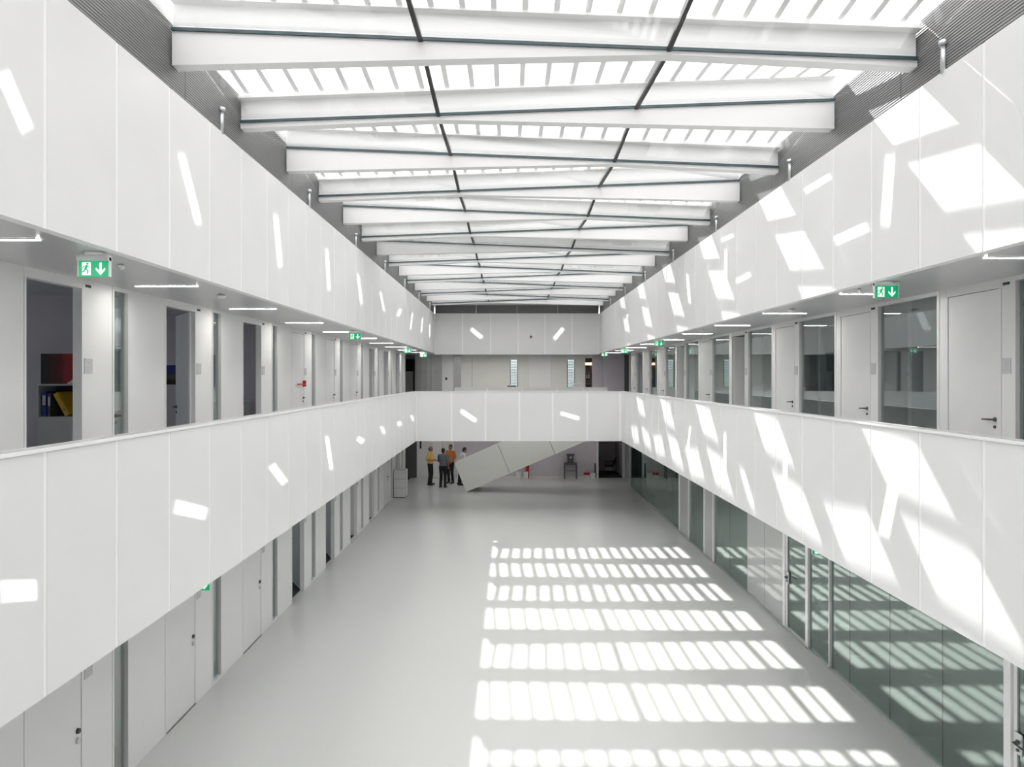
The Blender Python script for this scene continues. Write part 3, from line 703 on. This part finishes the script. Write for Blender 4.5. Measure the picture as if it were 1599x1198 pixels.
def binder(name, x, y, z, w_, d_, h_, ang, m, label, cat='binder'):
    t = empty(name, (x, y, z)); t.rotation_euler = (0, ang, 0)
    v = lambda x0, x1, y0, y1, z0, z1: [(x0, y0, z0), (x1, y0, z0), (x1, y1, z0), (x0, y1, z0), (x0, y0, z1), (x1, y0, z1), (x1, y1, z1), (x0, y1, z1)]
    hexa('cover', v(0, 0.004, 0, d_, 0, h_), m, t); hexa('cover', v(w_-0.004, w_, 0, d_, 0, h_), m, t); hexa('spine', v(0, w_, 0, 0.004, 0, h_), m, t)
    hexa('pages', v(0.006, w_-0.006, 0.01, d_-0.005, 0.006, h_-0.006), 'paper', t)
    if cat == 'binder':
        lathe('ring_hole', [(0.013, 0), (0.013, -0.002)], 'darkgrey', t, loc=(w_/2, 0, 0.08), axis='Y', seg=10)
        hexa('spine_label', v(0.012, w_-0.012, -0.002, 0.0, h_*0.45, h_*0.85), 'paper' if m != 'yellow' else 'yellow', t)
    tag(t, label, cat)
binder('binder', -6.00, sy+0.02, sz+1.022, 0.065, 0.28, 0.32, 0, 'blue', 'blue ring binder upright at the end of the office shelf')
binder('binder', -5.925, sy+0.015, sz+1.022, 0.05, 0.28, 0.30, 0, 'darkgrey', 'dark grey ring binder upright next to the blue one on the office shelf')
binder('binder', -5.70, sy+0.02, sz+1.024, 0.07, 0.28, 0.32, -0.50, 'yellow', 'yellow ring binder leaning on the office shelf')
for i, (m_, lb_) in enumerate((('paper', 'thin white book leaning steeply on the office shelf'), ('darkgrey', 'thin dark book leaning behind the yellow binder'), ('paper', 'white book leaning against the shelf end'))):
    binder('book', -5.56+0.06*i, sy+0.03, sz+1.036, 0.025, 0.2, 0.27, 0.42, m_, lb_, 'book')
t = box('picture', -6.03, -5.62, sy+0.05, sy+0.075, sz+1.44, sz+1.83, 'redprint'); tag(t, 'red and black picture standing on top of the office shelf cabinet', 'picture')
v = [(-5.66, sy+0.0, sz+1.442), (-5.36, sy+0.0, sz+1.442), (-5.34, sy+0.04, sz+1.442), (-5.66, sy+0.04, sz+1.442), (-5.66, sy+0.0, sz+1.45), (-5.47, sy+0.0, sz+1.58), (-5.45, sy+0.04, sz+1.58), (-5.66, sy+0.04, sz+1.45)]
t = hexa('paper_stack', v, 'paper'); tag(t, 'white wedge of papers on top of the office shelf cabinet', 'paper')
# office 2: poster
t = box('poster', -6.12, -5.78, 12.345, 12.358, 4.87, 5.21, 'blueprint'); tag(t, 'blue landscape poster on the wall of the second open office', 'poster')
# low grey cabinet in third office
t = empty('low_cabinet', (-5.9, 14.6, ZF1+0.012))
box('body', -6.3, -5.5, 14.62, 15.0, ZF1+0.012, 4.5, 'cabinet', t); box('door', -6.28, -5.91, 14.60, 14.62, ZF1+0.03, 4.48, 'cabinet', t); box('door', -5.89, -5.52, 14.60, 14.62, ZF1+0.03, 4.48, 'cabinet', t)
tag(t, 'low light grey cabinet inside the third open office', 'cabinet')

# drawer cabinet at the end of the ground floor wall
t = empty('drawer_cabinet', (-4.52, 29.35, 0))
box('body', -4.77, -4.28, 29.12, 29.62, 0.03, 1.16, 'plaque', t); box('plinth', -4.75, -4.30, 29.14, 29.60, 0, 0.03, 'darkgrey', t)
for i in range(3):
    d_ = box('drawer_front', -4.76, -4.29, 29.10, 29.12, 0.05+i*0.375, 0.395+i*0.375, 'white', t)
    box('drawer_front', -4.28, -4.262, 29.13, 29.61, 0.05+i*0.375, 0.395+i*0.375, 'cabinet', t)
    lathe('knob', [(0.018, 0.0), (0.018, 0.02)], 'chrome', t, loc=(-4.262+4.52, 29.52-29.35, 0.22+i*0.375), axis='X', seg=12)
tag(t, 'white metal drawer cabinet of three stacked boxes on the ground floor', 'cabinet')

# side table with a box-backed chair on it against the back wall
t = empty('side_table', (bx_(890), YW-0.35, 0))
cx = bx_(890)
box('table_top', cx-0.31, cx+0.31, YW-0.55, YW-0.1, 0.70, 0.78, 'darkgrey', t)
for sx in (-1, 1):
    for yy in (YW-0.53, YW-0.14): box('leg', cx+sx*0.29-0.02, cx+sx*0.29+0.02, yy-0.02, yy+0.02, 0, 0.70, 'darkgrey', t)
box('stretcher', cx-0.29, cx+0.29, YW-0.54, YW-0.52, 0.40, 0.43, 'darkgrey', t)
tag(t, 'dark grey metal table against the plain ground floor wall', 'table')
t = empty('model_box', (cx, YW-0.33, 0.78))
box('body', cx-0.15, cx+0.15, YW-0.45, YW-0.2, 0.78, 1.14, 'darkgrey', t); box('lid', cx-0.19, cx+0.19, YW-0.48, YW-0.17, 1.14, 1.22, 'handle', t); box('label_card', cx-0.05, cx+0.05, YW-0.455, YW-0.45, 1.02, 1.10, 'plaque', t)
tag(t, 'dark grey box with a wider lid on the metal table', 'box')
# bags and bins on the floor
def bag(px, d, w_, h_, m, label, red=False):
    x = bx_(px); y = YW-d
    t = empty('paper_bag', (x, y, 0))
    v = [(-w_/2, -0.07, 0), (w_/2, -0.07, 0), (w_/2, 0.07, 0), (-w_/2, 0.07, 0), (-w_/2*1.08, -0.075, h_), (w_/2*1.08, -0.075, h_), (w_/2*1.08, 0.075, h_), (-w_/2*1.08, 0.075, h_)]
    hexa('body', v, m, t)
    if red: hexa('band', [(a*1.03, b*1.05, c) for a, b, c in [(-w_/2*1.06, -0.075, h_*0.62), (w_/2*1.06, -0.075, h_*0.62), (w_/2*1.06, 0.075, h_*0.62), (-w_/2*1.06, 0.075, h_*0.62), (-w_/2*1.08, -0.075, h_*1.02), (w_/2*1.08, -0.075, h_*1.02), (w_/2*1.08, 0.075, h_*1.02), (-w_/2*1.08, 0.075, h_*1.02)]], 'red', t)
    tube('handle', [(-w_*0.2, -0.07, h_), (-w_*0.15, -0.07, h_+0.09), (w_*0.15, -0.07, h_+0.09), (w_*0.2, -0.07, h_)], 0.006, 'darkgrey', t)
    tag(t, label, 'bag')
bag(915, 0.35, 0.26, 0.30, 'paper', 'white paper bag with a red top near the store doorway', True)
bag(924, 0.30, 0.26, 0.27, 'white', 'pale plain paper bag next to the red and white bag')
bag(809.5, 0.35, 0.22, 0.36, 'paper', 'plain white paper bag behind the stair foot')
bag(821, 0.35, 0.22, 0.34, 'paper', 'plain white paper bag with a red package behind it')
t = empty('red_package', (bx_(823.5), YW-0.14, 0)); box('body', bx_(821), bx_(826), YW-0.20, YW-0.05, 0, 0.70, 'red', t); box('flap', bx_(820.8), bx_(826.2), YW-0.205, YW-0.045, 0.60, 0.64, 'darkgrey', t)
tag(t, 'red upright package leaning by the wall behind the white bags', 'package')
# slim upright panel leaning by the pilaster
t = box('leaning_board', bx_(928), bx_(930.5), YW-0.06, YW-0.01, 0, 0.72, 'darkgrey'); tag(t, 'narrow dark board standing against the wall beside the white pilaster', 'board')
# black chair with chrome legs in the store
t = empty('cantilever_chair', (bx_(956), YW+1.0, 0.012), 0)
def cyl(n, pts, r, m): return tube(n, pts, r, m, t)
v = [(-0.26, -0.22, 0.44), (0.22, -0.22, 0.42), (0.22, 0.22, 0.42), (-0.26, 0.22, 0.44), (-0.26, -0.22, 0.50), (0.22, -0.22, 0.48), (0.22, 0.22, 0.48), (-0.26, 0.22, 0.50)]
hexa('seat', v, 'black', t)
v = [(0.16, -0.22, 0.46), (0.22, -0.22, 0.46), (0.22, 0.22, 0.46), (0.16, 0.22, 0.46), (0.34, -0.2, 0.88), (0.39, -0.2, 0.86), (0.39, 0.2, 0.86), (0.34, 0.2, 0.88)]
hexa('backrest', v, 'black', t)
for sy in (-0.22, 0.22):
    cyl('leg', [(-0.10, sy, 0.45), (-0.28, sy, 0.0)], 0.013, 'chrome'); cyl('leg', [(0.02, sy, 0.45), (-0.08, sy, 0.0)], 0.013, 'chrome')
    cyl('armrest', [(-0.22, sy*1.1, 0.48), (-0.2, sy*1.1, 0.66), (0.28, sy*1.1, 0.68)], 0.016, 'black')
tag(t, 'black chair with slanting chrome legs inside the dark store doorway', 'chair')
# hanging tube lamps beyond the bridge
for px, lbl in ((732.5, 'short white hanging lamp above the people at the stair'), (936, 'short white hanging lamp beside the store doorway')):
    x = (px-795)*33.0/FPX
    t = empty('pendant_lamp', (x, 33.0, ZS1)); lathe('tube', [(0.05, -0.42), (0.06, -0.41), (0.06, -0.06), (0.05, -0.05)], 'tubelamp', t, seg=12); lathe('cap', [(0.062, -0.05), (0.062, 0.0)], 'white', t, seg=12)
    tag(t, lbl, 'lamp')
# grey cabinet in the lift lobby
t = empty('tall_cabinet', (-5.1, YW+1.1, ZF1)); box('body', -5.4, -4.9, YW+0.9, YW+1.4, ZF1, 5.3, 'cabinet', t); box('door', -5.38, -4.92, YW+0.88, YW+0.9, ZF1+0.05, 5.28, 'cabinet', t)
tag(t, 'grey upright cabinet in the dark lobby beside the lift', 'cabinet')
# bookcase niche
t = empty('bookcase', (bx_(919.5), YW+0.5, ZF1)); x0, x1 = bx_(914)+0.01, bx_(925)-0.01
box('side', x0, x0+0.02, YW+0.35, YW+0.7, ZF1, 5.78, 'wood', t); box('side', x1-0.02, x1, YW+0.35, YW+0.7, ZF1, 5.78, 'wood', t)
for i in range(7): box('shelf', x0+0.02, x1-0.02, YW+0.35, YW+0.7, ZF1+0.04+i*0.285, ZF1+0.065+i*0.285, 'wood', t)
tag(t, 'narrow wooden bookcase in the niche of the back wall', 'bookcase')
for i in range(7):
    for q in range(5):
        bw_ = (x1-x0-0.07)/5; m_ = ('wood', 'wood', 'yellow', 'slate', 'slate', 'slate', 'slate')[i] if q % 2 == 0 else ('pale', 'wood', 'pale', 'darkgrey', 'slate', 'plaque', 'slate')[i]
        b_ = box('shelf_book', x0+0.03+q*bw_, x0+0.03+(q+0.93)*bw_, YW+0.38, YW+0.58, ZF1+0.066+i*0.285, ZF1+0.066+i*0.285+0.17+0.02*((q*3+i) % 4), m_)
        tag(b_, '%s book on the %s shelf of the narrow niche bookcase' % ({'wood': 'brown', 'yellow': 'yellow', 'slate': 'slate blue', 'pale': 'cream', 'darkgrey': 'dark grey', 'plaque': 'light grey'}[m_], ('lowest', 'second lowest', 'third lowest', 'middle', 'third highest', 'second highest', 'topmost')[i]), 'book', 'books in the niche bookcase')
t = empty('lamp_box', (bx_(919.5), YW+0.3, 5.62)); box('shade', x0+0.0, x1, YW+0.20, YW+0.32, 5.60, 5.72, 'warm', t); box('bracket', x0+0.15, x1-0.15, YW+0.22, YW+0.30, 5.72, 5.95, 'darkgrey', t)
tag(t, 'small warm glowing lamp above the narrow bookcase', 'lamp')
# things on the ledge of the stair parapet
def ledge(px0, px1, h_, m, label, name, front):
    y = 32.3; x0, x1 = (px0-795)*y/FPX, (px1-795)*y/FPX
    t = empty(name, ((x0+x1)/2, y+0.06, 4.53)); box('body', x0, x1, y-0.0, y+0.12, 4.53, 4.53+h_, m, t); box('face', x0+0.03, x1-0.03, y-0.008, y, 4.545, 4.53+h_-0.02, front, t)
    tag(t, label, 'box')
ledge(895, 908, 0.20, 'white', 'small white box with grey face on the stair parapet', 'display_box', 'plaque')
ledge(791, 807, 0.10, 'white', 'low white tray with dark front on the stair parapet', 'display_tray', 'darkgrey')
ledge(768, 790, 0.05, 'white', 'flat white case on the stair parapet', 'flat_case', 'white')

# ------------------------------------------------------------------ people
def cone_seg(bm, a, b, ra, rb, seg=10):
    a, b = Vector(a), Vector(b); d = b-a; L = d.length
    mt = Matrix.Translation((a+b)/2) @ d.to_track_quat('Z', 'Y').to_matrix().to_4x4()
    bmesh.ops.create_cone(bm, cap_ends=True, segments=seg, radius1=ra, radius2=rb, depth=L, matrix=mt)
    for p_, r in ((a, ra), (b, rb)): bmesh.ops.create_uvsphere(bm, u_segments=seg, v_segments=6, radius=r, matrix=Matrix.Translation(p_))
def ball(bm, c, rx, ry, rz, rot=None):
    mt = Matrix.Translation(c) @ (rot or Matrix.Identity(4)) @ Matrix.Diagonal((rx, ry, rz, 1))
    bmesh.ops.create_uvsphere(bm, u_segments=16, v_segments=12, radius=1.0, matrix=mt)
def skin_obj(name, bm, m, parent, vox):
    me = bpy.data.meshes.new(name); bm.to_mesh(me); bm.free(); me.materials.append(M[m])
    o = bpy.data.objects.new(name, me); link(o, parent)
    r = o.modifiers.new('remesh', 'REMESH'); r.mode = 'VOXEL'; r.voxel_size = vox; r.use_smooth_shade = True
    s_ = o.modifiers.new('smooth', 'SMOOTH'); s_.iterations = 4; s_.factor = 0.5
    return o
def person(loc, rz, label, shirt, lean=0.0, arms=None, h=1.78, head_turn=0.0, bald=False, stride=0.0, long_sleeve=False):
    """local frame: faces +x, left is +y"""
    t = empty('person', loc, rz); k = h/1.78; t.scale = (k, k, k)
    R = Matrix.Translation((0, 0, 0.95)) @ Matrix.Rotation(lean, 4, 'Y') @ Matrix.Translation((0, 0, -0.95))
    U = lambda p_: R @ Vector(p_)
    arms = arms or {}
    sh = {s_: U((0, s_*0.185, 1.43)) for s_ in (-1, 1)}
    el = {s_: U(arms.get(s_, ((0.02, s_*0.25, 1.14), (0.14, s_*0.22, 0.92)))[0]) for s_ in (-1, 1)}
    wr = {s_: U(arms.get(s_, ((0.02, s_*0.25, 1.14), (0.14, s_*0.22, 0.92)))[1]) for s_ in (-1, 1)}
    hip = {s_: Vector((0, s_*0.09, 0.93)) for s_ in (-1, 1)}
    kn = {s_: Vector((0.03+s_*stride*0.5, s_*0.10, 0.50)) for s_ in (-1, 1)}
    an = {s_: Vector((-0.02+s_*stride, s_*0.11, 0.085)) for s_ in (-1, 1)}
    hr = Matrix.Translation(U((0.02, 0, 1.62))) @ Matrix.Rotation(head_turn, 4, 'Z') @ Matrix.Rotation(lean*0.5, 4, 'Y')
    H = lambda p_: hr @ Vector(p_)
    bm = bmesh.new()
    ball(bm, U((0, 0, 1.27)), 0.115, 0.165, 0.24); ball(bm, (0, 0, 0.98), 0.115, 0.15, 0.14); cone_seg(bm, U((0, 0, 1.40)), U((0.012, 0, 1.54)), 0.058, 0.052)
    # head: skull, jaw, nose, ears, brow, lips
    ball(bm, H((0, 0, 0.03)), 0.096, 0.077, 0.107); ball(bm, H((0.028, 0, -0.05)), 0.062, 0.055, 0.065)
    cone_seg(bm, H((0.090, 0, 0.02)), H((0.106, 0, -0.022)), 0.010, 0.015, 8)
    ball(bm, H((0.086, 0, 0.036)), 0.014, 0.048, 0.012); ball(bm, H((0.084, 0, -0.055)), 0.012, 0.024, 0.009)
    for s_ in (-1, 1): ball(bm, H((-0.005, s_*0.079, 0.0)), 0.020, 0.010, 0.032)
    for s_ in (-1, 1):
        cone_seg(bm, sh[s_], el[s_], 0.050, 0.040); cone_seg(bm, el[s_], wr[s_], 0.040, 0.027)
        f = (wr[s_]-el[s_]).normalized(); side = f.cross(Vector((0, 0, 1)))
        if side.length < 0.2: side = Vector((0, 1, 0))
        side.normalize(); up = side.cross(f)
        pc = wr[s_]+f*0.05
        rot = Matrix((f, side, up)).transposed().to_4x4()
        ball(bm, pc, 0.052, 0.040, 0.020, rot)
        for i, (o_, ln) in enumerate(((-0.030, 0.058), (-0.010, 0.072), (0.010, 0.076), (0.030, 0.066))):
            b0 = pc+f*0.035+side*o_; b1_ = b0+f*ln*0.55-up*0.006; b2 = b1_+f*ln*0.40-up*0.022
            cone_seg(bm, b0, b1_, 0.0095, 0.009, 6); cone_seg(bm, b1_, b2, 0.009, 0.0075, 6)
        ts = -s_
        cone_seg(bm, pc-f*0.02+side*0.03*ts, pc+f*0.02+side*0.06*ts, 0.012, 0.010, 6); cone_seg(bm, pc+f*0.02+side*0.06*ts, pc+f*0.052+side*0.062*ts-up*0.01, 0.010, 0.008, 6)
        cone_seg(bm, hip[s_], kn[s_], 0.078, 0.052); cone_seg(bm, kn[s_], an[s_], 0.052, 0.036); cone_seg(bm, an[s_]-Vector((0.02, 0, 0.03)), an[s_]+Vector((0.13, 0, -0.05)), 0.034, 0.030)
    skin_obj('body', bm, 'skin', t, 0.0085)
    # clothing
    bm = bmesh.new()
    ball(bm, U((0, 0, 1.27)), 0.138, 0.190, 0.235); ball(bm, U((0.012, 0, 1.10)), 0.150, 0.178, 0.17); ball(bm, U((0, 0, 1.00)), 0.140, 0.172, 0.12)
    cone_seg(bm, U((0, -0.15, 1.415)), U((0, 0.15, 1.415)), 0.075, 0.075); cone_seg(bm, U((0, 0, 1.40)), U((0.008, 0, 1.485)), 0.075, 0.066)
    for s_ in (-1, 1):
        cone_seg(bm, sh[s_], sh[s_].lerp(el[s_], 0.98 if long_sleeve else 0.80), 0.072, 0.062)
        if long_sleeve: cone_seg(bm, el[s_], el[s_].lerp(wr[s_], 0.93), 0.058, 0.042)
    skin_obj('shirt', bm, shirt, t, 0.012)
    bm = bmesh.new()
    ball(bm, (0, 0, 0.95), 0.135, 0.168, 0.13)
    for s_ in (-1, 1): cone_seg(bm, hip[s_], kn[s_], 0.098, 0.076); cone_seg(bm, kn[s_], an[s_]+Vector((0, 0, -0.02)), 0.076, 0.062)
    skin_obj('trousers', bm, 'trouser', t, 0.014)
    bm = bmesh.new()
    for s_ in (-1, 1):
        a = an[s_]; ball(bm, a+Vector((0.06, s_*0.01, -0.045)), 0.145, 0.052, 0.040); ball(bm, a+Vector((-0.03, 0, -0.02)), 0.055, 0.045, 0.055)
        bmesh.ops.create_cube(bm, size=1, matrix=Matrix.Translation(a+Vector((0.055, s_*0.01, -0.075))) @ Matrix.Diagonal((0.25, 0.085, 0.02, 1)))
    skin_obj('shoes', bm, 'shoe', t, 0.010)
    bm = bmesh.new()
    if bald: ball(bm, H((-0.030, 0, 0.005)), 0.083, 0.083, 0.075)
    else: ball(bm, H((-0.018, 0, 0.058)), 0.100, 0.086, 0.092); ball(bm, H((-0.045, 0, 0.0)), 0.065, 0.080, 0.08)
    skin_obj('hair', bm, 'hair', t, 0.010)
    tag(t, label, 'person')
    return t
person((-3.66, 32.7, 0), math.radians(-15), 'person in a yellow short-sleeved shirt and black trousers with forearm raised', 'shirt_yellow',
       arms={-1: ((-0.06, -0.30, 1.16), (0.20, -0.20, 1.14)), 1: ((0.02, 0.26, 1.15), (0.24, 0.16, 1.10))}, h=1.82, bald=True)
person((-3.00, 31.9, 0), math.radians(70), 'person in a grey shirt and black trousers, back turned, beside the yellow shirt', 'shirt_grey',
       arms={1: ((0.10, 0.27, 1.16), (0.30, 0.16, 1.12)), -1: ((0.0, -0.25, 1.14), (0.16, -0.20, 0.94))}, h=1.80, lean=0.06)
person((-2.76, 33.2, 0), math.radians(-120), 'person in an orange shirt standing behind the one in grey', 'shirt_orange',
       arms={1: ((0.0, 0.28, 1.16), (0.16, 0.20, 1.02))}, h=1.84)
person((-2.28, 32.6, 0), math.radians(20), 'person in a white shirt leaning forward at the stair foot', 'shirt_white', lean=0.32,
       arms={-1: ((0.10, -0.28, 1.18), (0.36, -0.22, 1.14)), 1: ((0.12, 0.26, 1.18), (0.38, 0.18, 1.12))}, h=1.80, long_sleeve=True)

# ------------------------------------------------------------------ added masked spot lamps imitating sunlight thrown back by glass and metal, one per patch
def wall_pt(surf, px, py):
    if surf in ('L', 'R'):
        xw = XL if surf == 'L' else XR
        y = FPX*xw/(px-795.0); return Vector((xw, y, EYE+(589-py)*y/FPX))
    y = {'B': YB2, 'b': YB1}[surf]
    return Vector(((px-795.0)*y/FPX, y, EYE+(589-py)*y/FPX))
def beam_patch(surf, x0, y0, x1, y1, wpx, strength=3.2):
    mx, my = (x0+x1)/2, (y0+y1)/2; dx, dy = x1-x0, y1-y0; ln = math.hypot(dx, dy); nx, ny = -dy/ln*wpx/2, dx/ln*wpx/2
    c = wall_pt(surf, mx, my); e1 = wall_pt(surf, x1, y1)-wall_pt(surf, x0, y0); e2 = wall_pt(surf, mx+nx, my+ny)-wall_pt(surf, mx-nx, my-ny)
    if surf == 'L': pos = Vector((XR-0.25, c.y+1.2, 8.02)); nrm = Vector((1, 0, 0))
    elif surf == 'R': pos = Vector((XL+0.25, c.y+1.2, 8.02)); nrm = Vector((-1, 0, 0))
    else: pos = Vector((c.x*0.4, c.y-7.5, 8.02)); nrm = Vector((0, -1, 0))
    d = c-pos; dist = d.length; q = d.to_track_quat('-Z', 'Y'); inv = q.to_matrix().inverted()
    def tang(v): w_ = inv @ (v-pos); return Vector((w_.x/-w_.z, w_.y/-w_.z))
    t0 = tang(c); h1 = tang(c+e1*0.5)-t0; h2 = tang(c+e2*0.5)-t0
    det = h1.x*h2.y-h1.y*h2.x
    r1 = (h2.y/det, -h2.x/det); r2 = (-h1.y/det, h1.x/det)      # tangent -> patch coordinates (-1..1)
    ld = bpy.data.lights.new('sun_reflection_standin', 'SPOT'); lo = bpy.data.objects.new('sun_reflection_standin', ld); COL.objects.link(lo)
    lo.location = pos; lo.rotation_euler = q.to_euler()
    cosn = max(0.15, -(d.normalized().dot(nrm)))
    ld.energy = strength*4*math.pi*dist*dist/cosn; ld.shadow_soft_size = 0.004; ld.cycles.use_multiple_importance_sampling = False; ld.spot_blend = 0.0
    half = max((h1+h2).length, (h1-h2).length)*1.3
    ld.spot_size = 2*math.atan(half); ld.use_nodes = True; nt = ld.node_tree; em = nt.nodes['Emission']
    tc = nt.nodes.new('ShaderNodeTexCoord'); sp = nt.nodes.new('ShaderNodeSeparateXYZ'); nt.links.new(tc.outputs['Normal'], sp.inputs[0])
    def MM(op, a, b):
        n = nt.nodes.new('ShaderNodeMath'); n.operation = op
        for i, v in enumerate((a, b)):
            if isinstance(v, (int, float)): n.inputs[i].default_value = v
            elif v is not None: nt.links.new(v, n.inputs[i])
        return n.outputs[0]
    zz = MM('ABSOLUTE', sp.outputs[2], None)
    u = MM('DIVIDE', sp.outputs[0], zz); v = MM('DIVIDE', sp.outputs[1], zz)
    res = None
    for r in (r1, r2):
        k = MM('ABSOLUTE', MM('ADD', MM('MULTIPLY', u, r[0]), MM('MULTIPLY', v, r[1])), None)
        mr = nt.nodes.new('ShaderNodeMapRange'); mr.interpolation_type = 'SMOOTHSTEP'
        mr.inputs[1].default_value = 0.72; mr.inputs[2].default_value = 1.12; mr.inputs[3].default_value = 1.0; mr.inputs[4].default_value = 0.0
        nt.links.new(k, mr.inputs[0]); res = mr.outputs[0] if res is None else MM('MULTIPLY', res, mr.outputs[0])
    nt.links.new(res, em.inputs['Strength'])
for a in [('L', 4, 112, 44, 206, 24), ('L', 283, 240, 311, 352, 13), ('L', 430, 334, 438, 418, 9), ('L', 510, 388, 514, 455, 6), ('L', 559, 428, 565, 477, 5),
          ('L', 594, 455, 600, 487, 4), ('L', 621, 494, 626, 482, 6), ('L', 641, 515, 644, 487, 3), ('L', 658, 520, 660, 495, 2.5), ('L', 671, 527, 671, 505, 2.5),
          ('L', 1, 924, 60, 921, 36), ('L', 273, 791, 325, 803, 23), ('L', 424, 726, 446, 756, 14), ('L', 510, 680, 518, 735, 7), ('L', 558, 684, 568, 691, 10),
          ('L', 595, 666, 601, 678, 6), ('L', 621, 663, 627, 660, 8), ('L', 642, 648, 646, 658, 4),
          ('B', 735, 513, 753, 528, 7), ('B', 865, 530, 880, 512, 7), ('b', 719, 641, 744, 658, 8), ('b', 875, 645, 905, 654, 7),
          ('R', 1255, 300, 1297, 275, 11), ('R', 1301, 378, 1355, 354, 17), ('R', 1390, 240, 1382, 355, 17), ('R', 1133.5, 388, 1133, 455, 5), ('R', 1073, 427, 1077, 475, 5),
          ('R', 1148, 440, 1172, 428, 9), ('R', 1125, 376, 1145, 367, 7), ('R', 980, 490, 977, 510, 3),
          ('R', 1398, 745, 1379, 840, 20), ('R', 1226, 700, 1226, 785, 8), ('R', 1132, 673, 1132, 738, 5), ('R', 1078, 665, 1074, 700, 4)]:
    beam_patch(*a)
